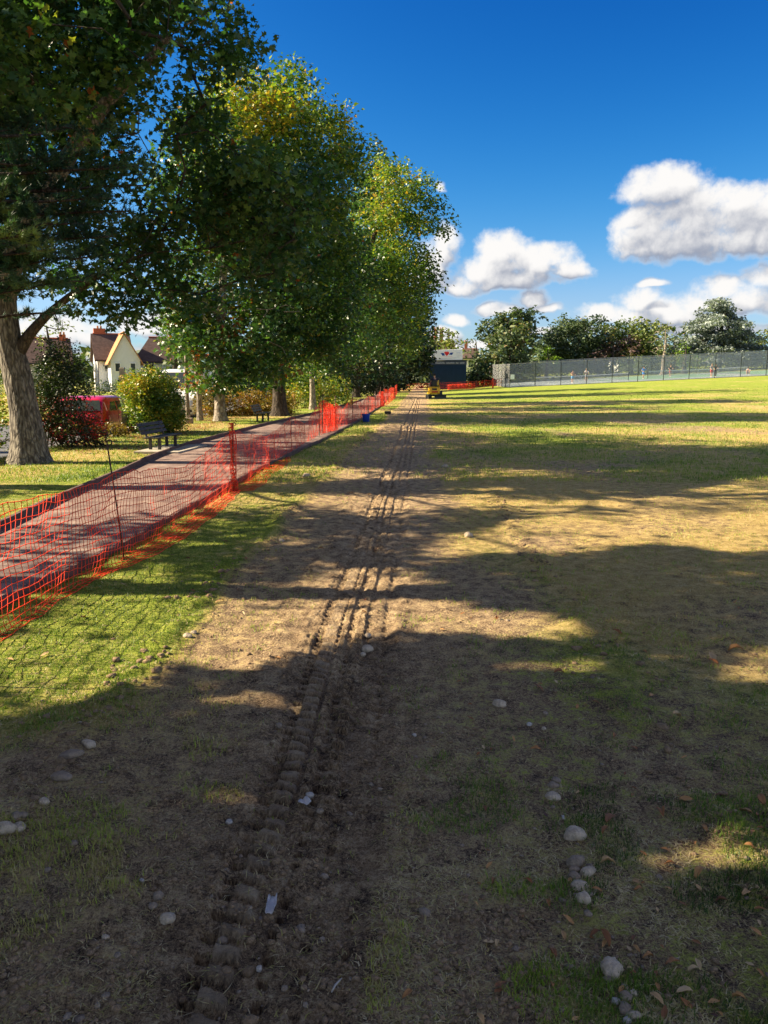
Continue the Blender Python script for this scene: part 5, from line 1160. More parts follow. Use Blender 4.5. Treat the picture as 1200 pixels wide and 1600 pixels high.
# driver sits on the digger
J = {'pel': (0, 0, .10), 'che': (0, .06, .48), 'hea': (0, .12, .80)}
for s, k in (('l', -1), ('r', 1)):
    J['sh' + s] = (k * .20, .05, .56); J['el' + s] = (k * .28, .20, .32); J['wr' + s] = (k * .25, .46, .26); J['ha' + s] = (k * .25, .54, .27)
    J['hi' + s] = (k * .11, .05, .08); J['kn' + s] = (k * .17, .48, .12); J['an' + s] = (k * .17, .60, -.28); J['to' + s] = (k * .17, .74, -.32)
person('digger driver in dark clothes seated with back to the camera', 4.05 + .1, 63.78, math.radians(8), gzf(4.05, 64) + 1.06, J, 'cloth_navy', 'cloth_black', 'hair_dark', 'cloth_black', racket=False, hem=.95)

# ------------------------------------------------------------------ scoreboard store with sponsor board
sbx0, sbx1 = P(671, 600, 112)[0], P(728, 600, 112)[0]; SY = 112.0; zb = gzf(sbx0, SY)
sb = thing('scoreboard_store', 'dark navy park store with white sponsor board on its roof', 'building', ((sbx0 + sbx1) / 2, SY, zb), math.radians(-3))
Wd = sbx1 - sbx0; Ht = 4.15; Dp = 6.0
MB().box((0, Dp / 2, Ht / 2), (Wd, Dp, Ht)).build('walls', MT['navy'], sb)
nb = 14
for k in range(nb): MB().box((-Wd / 2 + (k + .5) * Wd / nb, -.02, Ht * .45), (Wd / nb - .03, .05, Ht * .86)).build('cladding_sheet', MT['navy'], sb)
MB().box((0, -.05, Ht - .30), (Wd + .1, .12, .52)).build('fascia', MT['navy_trim'], sb)
MB().box((0, Dp / 2, Ht + .06), (Wd + .3, Dp + .4, .1)).build('roof', MT['dark_steel'], sb)
mb = MB(); lx = -Wd / 2 - .03
mb.box((lx, Dp / 2, Ht * .5), (.05, Dp, Ht)); mb.build('side_cladding', MT['galv_side'], sb)
for k in range(9): MB().box((lx - .03, .35 + k * .66, Ht * .5), (.03, .12, Ht)).build('cladding_rib', MT['galv_side'], sb)
# pale lettering along the fascia, unreadable at this distance: broken strokes of letter size
rg = random.Random(4); xx = -Wd / 2 + .85
for wlen in (10, 9, 3, 5):
    for k in range(wlen):
        hgt = rg.choice([.16, .16, .24]); mb = MB(); mb.box((xx, -.125, Ht - .31 + (hgt - .16) / 2), (.03, .02, hgt)); mb.box((xx + .045, -.125, Ht - .31 + rg.choice([-.06, .0, .06])), (.06, .02, .035)); mb.box((xx + .085, -.125, Ht - .33), (.028, .02, .14)); mb.build('letter', MT['letters'], sb); xx += .135
    xx += .17
bd = P(698, 555, 112); bw = 48 / FPX * 112; bh = 16.5 / FPX * 112
Rb = Matrix.Rotation(math.radians(-2.5), 3, 'Y')
cxl = bd[0] - (sbx0 + sbx1) / 2; czl = bd[2] - zb
MB().box((cxl, -.1, czl), (bw, .12, bh), Rb, bev=.02).build('sponsor_board', MT['board_white'], sb)
for s in (-1.6, 0, 1.6): MB().box((cxl + s, .05, czl - bh * .5), (.08, .08, bh + .3)).build('board_strut', MT['steel'], sb)
def flat(pts, mat, nm, y=-.17, th=.02):
    mb = MB(); vs = [Rb @ Vector((a, 0, b)) + Vector((cxl, y + q, czl)) for q in (0, th) for (a, b) in pts]; n_ = len(pts)
    mb.add(vs, [tuple(range(n_)), tuple(range(2 * n_ - 1, n_ - 1, -1))] + [(k, (k + 1) % n_, n_ + (k + 1) % n_, n_ + k) for k in range(n_)]); mb.build(nm, mat, sb)
k = bw / 48.
flat([(-9.5 * k, 3.8 * k), (-4.4 * k, 3.4 * k), (-2.6 * k, -.4 * k), (-6.8 * k, -.5 * k), (-7.8 * k, 1.8 * k)], MT['sign_blue'], 'logo_wing')
flat([(10.5 * k, 3.6 * k), (5.4 * k, 3.4 * k), (3.2 * k, -.6 * k), (5.2 * k, .6 * k), (8.4 * k, .0 * k), (9.0 * k, 1.8 * k)], MT['sign_blue'], 'logo_wing')
flat([(-4.0 * k, 4.6 * k), (-2 * k, 5.4 * k), (-.2 * k, 4.8 * k), (.6 * k, 6.2 * k), (1.4 * k, 4.8 * k), (3.2 * k, 5.2 * k), (3.8 * k, 2.4 * k), (1.6 * k, .0 * k), (0, -1.4 * k), (-1.6 * k, .4 * k), (-3 * k, 2.6 * k)], MT['sign_red'], 'logo_heart')
for (a, b, w, h, mt) in ((0, -2.6, 17, .7, 'sign_pink'), (2, -5.0, 26, .7, 'sign_grey'), (18, 2.5, 6, .6, 'sign_grey'), (18, .6, 6, .6, 'sign_grey'), (18.5, -2.0, 7, .6, 'sign_grey'), (18, -4.0, 4, .6, 'sign_grey')):
    n_ = max(3, int(w / 1.0)); x_ = a - w / 2
    for q in range(n_):
        flat([(x_ * k, b * k), ((x_ + .62) * k, b * k), ((x_ + .62) * k, (b + h) * k), (x_ * k, (b + h) * k)], MT[mt], 'print_mark', -.166, .012); x_ += w / n_

# small palisade between store and tennis court
pf_ = thing('palisade_fence', 'short run of pale metal railings left of the tennis court corner', 'fence')
for k in range(16):
    u = 778 + k * 1.15; x_ = P(u, 600, 108)[0]; z_ = gzf(x_, 108); MB().box((x_, 108, z_ + .5), (.04, .03, 1.05)).build('railing', MT['steel'], pf_)
for zz in (.2, .95):
    x0_, x1_ = P(778, 600, 108)[0], P(795.5, 600, 108)[0]; MB().box(((x0_ + x1_) / 2, 108.03, gzf(x0_, 108) + zz), (x1_ - x0_, .03, .05)).build('rail', MT['steel'], pf_)

# ------------------------------------------------------------------ tennis court
m, t, o = newmat('chain_link'); tcx = N(t, 'ShaderNodeTexCoord').outputs['UV']
pr_ = N(t, 'ShaderNodeBsdfPrincipled'); pr_.inputs['Base Color'].default_value = (.82, .83, .84, 1); pr_.inputs['Roughness'].default_value = .7
tp_ = N(t, 'ShaderNodeBsdfTransparent'); mx = N(t, 'ShaderNodeMixShader')
pp = N(t, 'ShaderNodeTexCoord').outputs['Object']; sxx = N(t, 'ShaderNodeSeparateXYZ'); t.links.new(pp, sxx.inputs[0])
hx = M(t, 'ADD', sxx.outputs[0], sxx.outputs[1])
a1 = M(t, 'ABSOLUTE', M(t, 'SUBTRACT', M(t, 'FRACT', M(t, 'MULTIPLY', M(t, 'ADD', hx, sxx.outputs[2]), 31.0)), .5))
a2 = M(t, 'ABSOLUTE', M(t, 'SUBTRACT', M(t, 'FRACT', M(t, 'MULTIPLY', M(t, 'SUBTRACT', hx, sxx.outputs[2]), 31.0)), .5))
wires = M(t, 'LESS_THAN', M(t, 'MINIMUM', a1, a2), .085)
bn_ = N(t, 'ShaderNodeCombineXYZ')
for q_, v_ in enumerate((-.75, -.55, .35)): bn_.inputs[q_].default_value = v_
t.links.new(bn_.outputs[0], pr_.inputs['Normal'])
t.links.new(wires, mx.inputs[0]); t.links.new(tp_.outputs[0], mx.inputs[1]); t.links.new(pr_.outputs[0], mx.inputs[2]); t.links.new(mx.outputs[0], o.inputs[0])
MT['chain'] = m
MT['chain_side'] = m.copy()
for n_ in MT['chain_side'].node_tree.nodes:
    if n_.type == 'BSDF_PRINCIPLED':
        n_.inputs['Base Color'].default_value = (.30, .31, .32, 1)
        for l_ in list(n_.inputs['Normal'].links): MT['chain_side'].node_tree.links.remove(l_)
def court_z(x_, y_): return float(macro(x_, y_)) + .03
def sheet(name, x0, x1, y0, y1, mat, lift, par=None, nx=24, ny_=10):
    X, Y = np.meshgrid(np.linspace(x0, x1, nx), np.linspace(y0, y1, ny_)); Z = macro(X, Y) + lift
    i = np.arange(X.size).reshape(X.shape); F = np.stack([i[:-1, :-1], i[:-1, 1:], i[1:, 1:], i[1:, :-1]], -1).reshape(-1, 4)
    return np_mesh(name, np.stack([X, Y, Z], -1).reshape(-1, 3), F, mat, par)
FYn, FYf = 100.0, 119.5
cx0 = P(796, 604, FYn)[0]; cx1 = 62.0
court = sheet('court_surface', cx0 + .1, cx1, FYn + .2, FYf, MT['court_blue'], .05); tag(court, 'grey blue and green hard tennis court surface', kind='structure')
for (a, b) in ((cx0 + 1.5, 29), (33, 47), (50, 60)): sheet('court_green_area', a + 12.5 if a < 20 else a, b if a > 20 else b + 2, FYn + 4.5, FYf - 1, MT['court_green'], .058, court, 12, 6)
for xq in (19.0, 31.0, 33.5, 47.0): sheet('court_line', xq, xq + .08, FYn + 2, FYf - 2, MT['white'], .066, court, 2, 8)
for yq in (FYn + 3, FYn + 15): sheet('court_line', 19, 47, yq, yq + .1, MT['white'], .0664, court, 20, 2)
cf = thing('tennis_court_fence', 'tall grey chain link fence around the tennis court', 'fence')
def fence_line(pts, h=3.0, gap=3.4, mid=True):
    for (a, b) in zip(pts[:-1], pts[1:]):
        L_ = math.hypot(b[0] - a[0], b[1] - a[1]); n_ = max(1, round(L_ / gap))
        for k in range(n_ + 1):
            f = k / n_; x_, y_ = a[0] + (b[0] - a[0]) * f, a[1] + (b[1] - a[1]) * f; z_ = float(macro(x_, y_))
            if k == 0 and a is not pts[0]: continue
            MB().tube([(x_, y_, z_ - .1), (x_, y_, z_ + h + .05)], .045, 6).build('fence_post', MT['dark_steel'], cf)
        for k in range(n_):
            q = []
            for f in (k / n_, (k + 1) / n_):
                x_, y_ = a[0] + (b[0] - a[0]) * f, a[1] + (b[1] - a[1]) * f; q.append((x_, y_, float(macro(x_, y_))))
            mb = MB(); mb.add([q[0], q[1], (q[1][0], q[1][1], q[1][2] + h), (q[0][0], q[0][1], q[0][2] + h)], [(0, 1, 2, 3)]); mb.build('mesh_panel', MT['chain'] if abs(b[0] - a[0]) > 1 else MT['chain_side'], cf)
            MB().tube([(q[0][0], q[0][1], q[0][2] + h), (q[1][0], q[1][1], q[1][2] + h)], .022, 5, cap=False).build('top_rail', MT['steel'], cf)
fence_line([(cx0, FYf + .4), (cx0, FYn), (cx1, FYn)]); fence_line([(cx0 + .4, FYf + .4), (cx1, FYf + .4)])
z_ = float(macro(cx0 + .5, FYn)); MB().box((cx0 + .35, FYn - .06, z_ + 1.35), (.5, .03, .6)).build('notice_board', MT['board_white'], cf)
MB().tube([(cx0 + .4, FYn - .02, z_ + 1.2), (cx0 + 1.6, FYn - .02, z_ + .05)], .03, 6).build('corner_brace', MT['steel'], cf)
def tennis_net(label, u0, u1, Y, v0=None):
    x0_, x1_ = P(u0, 590, Y)[0], P(u1, 590, Y)[0]; z0_, z1_ = court_z(x0_, Y), court_z(x1_, Y)
    t_ = thing('tennis_net', label, 'tennis net', ((x0_ + x1_) / 2, Y, (z0_ + z1_) / 2), 0, 'tennis nets'); b_ = ((x0_ + x1_) / 2, Y, (z0_ + z1_) / 2)
    L_ = x1_ - x0_; sl = (z1_ - z0_)
    for s, zz in ((-1, z0_), (1, z1_)): MB().tube([(s * L_ / 2, 0, zz - b_[2] - .05), (s * L_ / 2, 0, zz - b_[2] + 1.10)], .05, 8).build('net_post', MT['dark_steel'], t_)
    mb = MB(); mb.add([(-L_ / 2, 0, z0_ - b_[2] + .1), (L_ / 2, 0, z1_ - b_[2] + .1), (L_ / 2, 0, z1_ - b_[2] + 1.0), (0, 0, .90), (-L_ / 2, 0, z0_ - b_[2] + 1.0)], [(0, 1, 2, 3, 4)]); mb.build('netting', MT['chain'], t_)
    hf = .075; mb = MB()
    for s in (0, 1):
        a = (-L_ / 2, z0_ - b_[2] + 1.0) if s == 0 else (0, .92); b = (0, .92) if s == 0 else (L_ / 2, z1_ - b_[2] + 1.0)
        mb.add([(a[0], -.012, a[1] - hf), (b[0], -.012, b[1] - hf), (b[0], -.012, b[1] + hf * .4), (a[0], -.012, a[1] + hf * .4), (a[0], .012, a[1] - hf), (b[0], .012, b[1] - hf), (b[0], .012, b[1] + hf * .4), (a[0], .012, a[1] + hf * .4)], [(0, 1, 2, 3), (7, 6, 5, 4), (3, 2, 6, 7), (0, 4, 5, 1)])
    mb.build('headband', MT['white'], t_); MB().box((0, -.02, .48), (.05, .02, .86)).build('centre_strap', MT['white'], t_); return t_
tennis_net('left tennis net with white headband behind the shirtless player', 836, 982, 104.5)
tennis_net('right tennis net with white headband, longer in view', 1012, 1168, 108.0)
put('shirtless tennis player in sky blue shorts at the left net', 894, 600, 103.2, 190, pose(.12), None, 'cloth_sky', 'hair_dark', racket=(.6, .3, -.5))
put('tennis player in white top running behind the left net', 916, 596, 108, 160, pose(.20, (.3, .2), .08), 'cloth_white', 'cloth_grey', 'hair_fair')
put('tennis player in bright blue shirt and shorts between the two nets', 1005, 592, 106.5, 200, pose(.14, (.7, .2)), 'cloth_blue', 'cloth_blue', 'hair_dark', racket=(.8, .2, -.2))
put('tennis player in dark top and red shorts behind the right net', 1047, 590, 110, 170, pose(.16), 'cloth_black', 'cloth_red', 'hair_dark')
put('person in grey shirt standing at the court fence', 1111, 590, 102, 185, pose(.10, (.2, .15)), 'cloth_grey', 'cloth_red', 'hair_fair', racket=False)
put('person in black standing beside the grey shirted one', 1117, 590, 102.3, 175, pose(.10, (.2, .15)), 'cloth_black', 'cloth_black', 'hair_dark', racket=False, hem=.95)
J = pose(.05); Jc = dict(J)
for k_, v_ in {'pel': (0, 0, .34), 'che': (0, .18, .66), 'hea': (0, .30, .92), 'shl': (-.19, .18, .74), 'shr': (.19, .18, .74), 'ell': (-.26, .36, .55), 'elr': (.26, .36, .55), 'wrl': (-.16, .52, .50), 'wrr': (.16, .52, .50), 'hal': (-.12, .58, .50), 'har': (.12, .58, .5), 'hil': (-.11, .05, .32), 'hir': (.11, .05, .32), 'knl': (-.17, .42, .52), 'knr': (.17, .42, .52), 'anl': (-.15, .26, .09), 'anr': (.15, .26, .09), 'tol': (-.16, .40, .045), 'tor': (.16, .40, .045)}.items(): Jc[k_] = v_
put('person in white crouching at the right end of the right net', 1169, 586, 104, 150, Jc, 'cloth_white', 'cloth_grey', 'hair_dark', racket=False)

# ------------------------------------------------------------------ houses beyond the road
def house(label, x, y, z, rz, w, d, eave, ridge, hip, roofm, wallm, wins, chim=None, gable_wing=None, name='semi_detached_house', boards=False, doors=()):
    """local: front wall on y=0 facing -Y, from x=0 to w; ridge along x"""
    t_ = thing(name, label, 'house', (x, y, z), rz)
    mb = MB()
    if hip: mb.box((w / 2, d / 2, eave / 2), (w, d, eave))
    else:
        pr = [(0, 0), (d, 0), (d, eave), (d / 2, ridge - .12), (0, eave)]; mb.prism(pr, 0, w, 'x')
    walls = mb.build('walls', wallm, t_)
    ov = .35; th = .16; dz = -(ridge - eave) / (d / 2) * ov
    def slope(pts, nm='roof_slope'):
        up = Vector((0, 0, th)); vs = [Vector(p_) for p_ in pts] + [Vector(p_) + up for p_ in pts]; n_ = len(pts); mb = MB()
        mb.add(vs, [tuple(range(n_)), tuple(range(2 * n_ - 1, n_ - 1, -1))] + [(k, (k + 1) % n_, n_ + (k + 1) % n_, n_ + k) for k in range(n_)]); return mb.build(nm, roofm, t_)
    h0 = min(d / 2, w / 2) * hip
    lo = eave + dz
    slope([(-ov, -ov, lo), (w + ov, -ov, lo), (w - h0 + (0 if hip else ov), d / 2, ridge), (h0 - (0 if hip else ov), d / 2, ridge)])
    slope([(w + ov, d + ov, lo), (-ov, d + ov, lo), (h0 - (0 if hip else ov), d / 2, ridge), (w - h0 + (0 if hip else ov), d / 2, ridge)])
    if hip:
        slope([(-ov, d + ov, lo), (-ov, -ov, lo), (h0, d / 2, ridge)]); slope([(w + ov, -ov, lo), (w + ov, d + ov, lo), (w - h0, d / 2, ridge)])
    MB().tube([(h0 - .1, d / 2, ridge + th), (w - h0 + .1, d / 2, ridge + th)], .11, 6).build('ridge_tiles', MT['tile_orange'] if roofm is MT['tile_orange'] else MT['brick'], t_)
    MB().tube([(-ov, -ov - .05, lo), (w + ov, -ov - .05, lo)], .07, 6).build('gutter', MT['black'], t_); MB().tube([(.06, -.08, lo), (.06, -.08, 0)], .05, 6).build('drainpipe', MT['black'], t_)
    if boards:
        for k in range(int(eave / .3)): MB().box((w / 2, -.012, .15 + k * .3), (w - .02, .025, .27), Matrix.Rotation(math.radians(-4), 3, 'X')).build('weatherboard', wallm, t_)
    for (side, a, zc, ww, hh) in wins:
        fr = MB(); gl_ = MB()
        if side == 'f':
            fr.box((a, -.05, zc), (ww + .14, .06, hh + .14)); f_ = fr.build('window', MT['frame_white'], t_)
            n_ = max(1, round(ww / .6))
            for k in range(n_): MB().box((a - ww / 2 + (k + .5) * ww / n_, -.085, zc), (ww / n_ - .07, .02, hh - .06)).build('pane', MT['glass_dark'], f_)
        else:
            xx = -.05 if side == 'l' else w + .05; fr.box((xx, a, zc), (.06, ww + .14, hh + .14)); f_ = fr.build('window', MT['frame_white'], t_); s = -1 if side == 'l' else 1
            n_ = max(1, round(ww / .6))
            for k in range(n_): MB().box((xx + s * .035, a - ww / 2 + (k + .5) * ww / n_, zc), (.02, ww / n_ - .07, hh - .06)).build('pane', MT['glass_dark'], f_)
    for (a, ww) in doors: MB().box((a, -.06, 1.05), (ww, .08, 2.1)).build('door', MT['sign_blue'], t_)
    for cq in (chim or []):
        ch = MB().box((cq[0], cq[1], cq[2]), (cq[3], cq[4], cq[5])).build('chimney', MT['brick'], t_)
        for k in range(2): MB().tube([(cq[0] - .2 + .4 * k, cq[1], cq[2] + cq[5] / 2), (cq[0] - .2 + .4 * k, cq[1], cq[2] + cq[5] / 2 + .35)], [.13, .11], 8).build('chimney_pot', MT['tile_orange'], ch)
    return t_
hz = -.3
cA = P(154, 600, 100)
# hipped cream-and-orange house whose lit side faces the sun, its boarded front faces the park
house('white weatherboarded house with orange hipped roof and brick chimney', cA[0], 100, hz, math.radians(24), 4.2, 7.6, 4.45, 7.6, 0.0, MT['tile_brown'], MT['render_white'],
      [('f', 1.3, 3.4, .9, 1.15), ('f', 2.4, 1.2, 1.6, 1.2), ('l', 5.6, 3.4, .9, 1.1)], chim=[(.8, 4.2, 7.6, 1.5, .8, 1.7)], boards=True)
cB = P(198, 600, 96.5); thB = math.radians(-66); wB, dB = 6.0, 3.5
oB = (cB[0] - wB * math.cos(thB) + dB / 2 * math.sin(thB), 96.5 - wB * math.sin(thB) - dB / 2 * math.cos(thB))
house('white weatherboarded gable end with small paned windows beside the orange hipped roof', oB[0], oB[1], hz, thB, wB, dB, 4.2, 7.4, 0.0, MT['tile_orange'], MT['board_wall'],
      [('r', .8, 3.3, .6, 1.0), ('r', 2.6, 3.3, .6, 1.0), ('r', 1.75, 1.2, 2.2, 1.3)])
cC = P(214, 600, 104)
house('brown roofed house with tile hung gable right of the white pair', cC[0], 104, hz, math.radians(18), 7.2, 8.0, 4.3, 7.4, .55, MT['tile_brown'], MT['render_white'],
      [('f', 1.6, 3.3, 1.4, 1.1), ('f', 5.2, 3.3, 1.2, 1.1), ('f', 2.4, 1.2, 2.0, 1.2)], chim=[(6.0, 4, 7.5, .8, .8, 1.4)])
cD = P(66, 600, 97)
house('grey rendered house with red roof mostly behind the cotoneaster shrub', cD[0] - 1.5, 97, hz, math.radians(24), 4.8, 7.5, 4.0, 6.9, 0.0, MT['tile_brown'], MT['galv_side'],
      [('f', 1.5, 3.0, 1.1, 1.1), ('f', 3.4, 3.0, 1.1, 1.1), ('f', 2.4, 1.1, 2.0, 1.2)], chim=[(4.2, 3.8, 6.9, .8, .8, 1.3)])
cE = P(676, 600, 165)
house('distant house with tall red chimneys behind the sponsor board trees', cE[0], 165, 0, 0, 4.5, 8, 7.0, 9.4, 0.0, MT['tile_brown'], MT['render_white'], [('f', 1.2, 5.4, 1.0, 1.3), ('f', 3.2, 5.4, 1.0, 1.3), ('f', 2, 3, 1.1, 1.3)], chim=[(.8, 4, 10.6, .7, .8, 3.2), (2.0, 4, 10.6, .7, .8, 3.0)], name='brick_house')
cF = P(722, 600, 150)
house('distant white gabled house right of the sponsor board', cF[0], 150, 0, math.radians(-8), 2.6, 6, 5.6, 7.2, 0.0, MT['tile_brown'], MT['render_white'], [('f', 1.6, 4.4, 1.0, 1.2)], chim=[(.5, 3.2, 8.1, .6, .6, 1.2)], name='brick_house')
cG = P(965, 600, 150); zq = float(macro(cG[0], 150))
house('long low white building seen through the tennis court fence', cG[0], 150, zq - 1.2, 0, 12, 7, 3.0, 4.2, 0.0, MT['tile_brown'], MT['render_white'], [('f', 2, 1.6, 1.2, 1.2), ('f', 5, 1.6, 1.2, 1.2), ('f', 8, 1.6, 1.2, 1.2), ('f', 11, 1.6, 1.2, 1.2)], name='pavilion')
# garden walls and hedges at the far side of the road
shrub('hedge', 'long dark hedge in front of the houses across the road', (-26, 78, -.3), [((-20 - 3.4 * k, 76 + 1.2 * k, .55), (2.0, 1.0, .95)) for k in range(9)], .55, 26, .5, .17, 'leaf_far', 91, 0, 12, 1.3, .8, 'hedge')
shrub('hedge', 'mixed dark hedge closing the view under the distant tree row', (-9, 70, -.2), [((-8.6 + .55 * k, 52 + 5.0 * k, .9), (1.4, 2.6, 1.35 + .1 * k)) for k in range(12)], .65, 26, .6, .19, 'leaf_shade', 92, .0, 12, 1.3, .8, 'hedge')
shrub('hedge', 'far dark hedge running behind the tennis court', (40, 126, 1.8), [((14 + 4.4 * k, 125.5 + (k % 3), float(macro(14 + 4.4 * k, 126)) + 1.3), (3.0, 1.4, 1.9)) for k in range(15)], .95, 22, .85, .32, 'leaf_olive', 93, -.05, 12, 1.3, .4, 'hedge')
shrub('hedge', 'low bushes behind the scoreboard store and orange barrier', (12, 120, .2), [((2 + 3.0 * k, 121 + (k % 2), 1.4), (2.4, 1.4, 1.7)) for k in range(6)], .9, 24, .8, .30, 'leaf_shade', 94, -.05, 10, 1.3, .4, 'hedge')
far_wood = MB()
rngw = np.random.default_rng(99); ww = []
for k in range(150):
    a = rngw.uniform(-1.25, 1.25); r_ = rngw.uniform(190, 330); ww.append((math.sin(a) * r_, math.cos(a) * r_, rngw.uniform(2, 7), rngw.uniform(6, 12)))
Pw = []
for (x_, y_, h_, r_) in ww:
    n_ = 170; d = rngw.normal(0, 1, (n_, 3)); d /= np.linalg.norm(d, axis=1)[:, None]; Pw.append(np.array([x_, y_, h_ * .6 + float(macro(x_, y_))]) + d * np.array([r_, r_, h_ * .9]))
Pw = np.concatenate(Pw); Pw = Pw[Pw[:, 2] > -1]
fw = leaves('distant_wood', Pw, 2.0, MT['leaf_far'], None, rngw, CLUSTER, tint_of(Pw, rngw, -.1, .03, 3)); tag(fw, 'mass of trees and gardens along the horizon', kind='stuff')

# ------------------------------------------------------------------ grass, straw, clods
rg = np.random.default_rng(77)
def blades(name, n, y0, y1, pw, hmin, hmax, wk, label, kfilter, lie=0.0, tintf=None, xl=-.62, xr=.62):
    yy = (y0 ** (-pw) + rg.random(n) * (y1 ** (-pw) - y0 ** (-pw))) ** (-1 / pw); xx = rg.uniform(xl, xr, n) * (yy + .3)
    k = kfilter(xx, yy); xx, yy = xx[k], yy[k]; n = len(xx); s_ = xx - xc(yy)
    pnr = np.interp(yy, PNEAR[:, 0], PNEAR[:, 1]); pfr = np.interp(yy, PFAR[:, 0], PFAR[:, 1]); ok = ~((xx > pfr - .06) & (xx < pnr + .06)) & (xx > -8.3)
    xx, yy, s_ = xx[ok], yy[ok], s_[ok]; n = len(xx); zz = gz(xx, yy) + track_h(s_, yy) - .004
    h = rg.uniform(hmin, hmax, n) * (1 + .35 * np.clip(yy / 12, 0, 2)); w = wk * (1 + yy * .22) * rg.uniform(.7, 1.3, n)
    a = rg.uniform(0, 2 * PI, n); ax, ay = np.cos(a), np.sin(a); b = rg.uniform(.2, 1.0, n) if lie == 0 else rg.uniform(2.5, 8, n)
    ver = h / np.sqrt(1 + b * b); hor = h * b / np.sqrt(1 + b * b); c_ = a + rg.normal(0, .6, n)
    bx_, by_ = -np.sin(a), np.cos(a)
    p0 = np.stack([xx - bx_ * w, yy - by_ * w, zz], 1); p1 = np.stack([xx + bx_ * w, yy + by_ * w, zz], 1)
    m0 = np.stack([xx + ax * hor * .4 - bx_ * w * .8, yy + ay * hor * .4 - by_ * w * .8, zz + ver * .62], 1); m1 = np.stack([xx + ax * hor * .4 + bx_ * w * .8, yy + ay * hor * .4 + by_ * w * .8, zz + ver * .62], 1)
    tp = np.stack([xx + np.cos(c_) * hor, yy + np.sin(c_) * hor, zz + ver * (1.0 if lie == 0 else .5) + .002], 1)
    V = np.stack([p0, p1, m1, m0, tp], 1); i = (np.arange(n) * 5)[:, None]
    F = np.concatenate([i + np.array([[0, 1, 2]]), i + np.array([[0, 2, 3]]), i + np.array([[3, 2, 4]])])
    o = np_mesh(name, V.reshape(-1, 3), F, MT['blade'], None, False, {'tint': np.repeat(np.clip(tintf(xx, yy, n), 0, 1), 5)}); return tag(o, label, kind='stuff')
def gf(th, k=1.0):
    def f(x_, y_):
        g, d = cover(x_, y_); nn = fbm(x_ * 5, y_ * 5, 201, 3); s = x_ - xc(y_)
        dens_ = np.clip((g + (nn - .5) * 1.6 - th) * 2.2, 0, 1) * k
        tr = (s > -.14) & (s < .4); return (rg.random(len(x_)) < np.where(tr, .01, dens_))
    return f
def tg(x_, y_, n):
    g, d = cover(x_, y_); return .10 + .62 * d + (fbm(x_ * 3, y_ * 3, 202, 3) - .5) * .55 + rg.normal(0, .10, n)
blades('grass_near', 250000, 1.35, 14, 1.0, .009, .030, .0010, 'short patchy grass in the foreground', gf(.34), tintf=tg)
blades('grass_far', 110000, 12, 70, 1.0, .022, .048, .0011, 'short grass of the field beyond', gf(.30), tintf=tg)
blades('straw', 230000, 1.35, 13, 1.05, .012, .048, .0010, 'dead grass stems lying over the bare soil', lambda x_, y_: rg.random(len(x_)) < (.25 + .75 * (fbm(x_ * 3, y_ * 3, 205, 3) > .5)) * np.where(np.abs(x_ - xc(y_) - .12) < .3, .12, 1), lie=1, tintf=lambda x_, y_, n: rg.uniform(.70, 1.0, n))
# clods and grit
ico = bmesh.new(); bmesh.ops.create_icosphere(ico, subdivisions=1, radius=1); IV = np.array([v.co[:] for v in ico.verts]); IF = np.array([[v.index for v in f.verts] for f in ico.faces]); ico.free()
def pebbles(name, X, Y, S, mat, label, sink=.3, flat_=.65):
    n = len(X); R = rot_mats(n, rg, .2); Z = gz(X, Y) + track_h(X - xc(Y), Y); jit = 1 + rg.normal(0, .18, (n, len(IV)))
    sc_ = np.stack([S * rg.uniform(.8, 1.4, n), S * rg.uniform(.7, 1.1, n), S * flat_], 1)
    V = (IV[None] * jit[..., None]) * sc_[:, None]; a = rg.uniform(0, 2 * PI, n); ca, sa = np.cos(a)[:, None], np.sin(a)[:, None]
    V = np.stack([V[..., 0] * ca - V[..., 1] * sa, V[..., 0] * sa + V[..., 1] * ca, V[..., 2]], -1) + np.stack([X, Y, Z + S * flat_ * (1 - 2 * sink) * .6], 1)[:, None]
    F = (IF[None] + (np.arange(n) * len(IV))[:, None, None]).reshape(-1, 3)
    return tag(np_mesh(name, V.reshape(-1, 3), F, mat, None, False), label, kind='stuff')
n = 26000; yy = (1.35 ** -1.1 + rg.random(n) * (14 ** -1.1 - 1.35 ** -1.1)) ** (-1 / 1.1); xx = rg.uniform(-.6, .6, n) * (yy + .3)
s_ = xx - xc(yy); pr_k = np.where(np.abs(s_ - .12) < .32, .30, np.where((s_ > -1.1) & (s_ < .9), .6, .12)); k = (rg.random(n) < pr_k * (fbm(xx * 2.2, yy * 2.2, 210, 3) > .42)) & (xx > np.interp(yy, PNEAR[:, 0], PNEAR[:, 1]) + .1)
pebbles('soil_clods', xx[k], yy[k], np.minimum(rg.gamma(2.0, .0024, k.sum()) + .002, .012), MT['clod'], 'crumbs of soil thrown up by the tracks')
n = 2600; yy = rg.uniform(1.5, 26, n); sd_ = rg.choice([-1, 0, 1], n, p=[.5, .2, .3]); base_s = np.where(sd_ < 0, -1.02, np.where(sd_ > 0, 1.62, .1)) ; xx = xc(yy) + base_s + rg.normal(0, .13, n)
k = fbm(xx * 1.4, yy * 1.0, 215, 3) > .5; pebbles('spoil_clods', xx[k], yy[k], np.minimum(rg.gamma(2.2, .005, k.sum()) + .004, .026), MT['clod'], 'ragged line of soil lumps along the edge of the strip')
n = 230; yy = (1.5 ** -1.0 + rg.random(n) * (9 ** -1.0 - 1.5 ** -1.0)) ** (-1.0); xx = rg.uniform(-.55, .55, n) * (yy + .3); k = xx > -2.2
pebbles('small_stones', xx[k], yy[k], rg.gamma(2.0, .0022, k.sum()) + .003, MT['stone_dark'], 'small pale stones and grit in the soil')

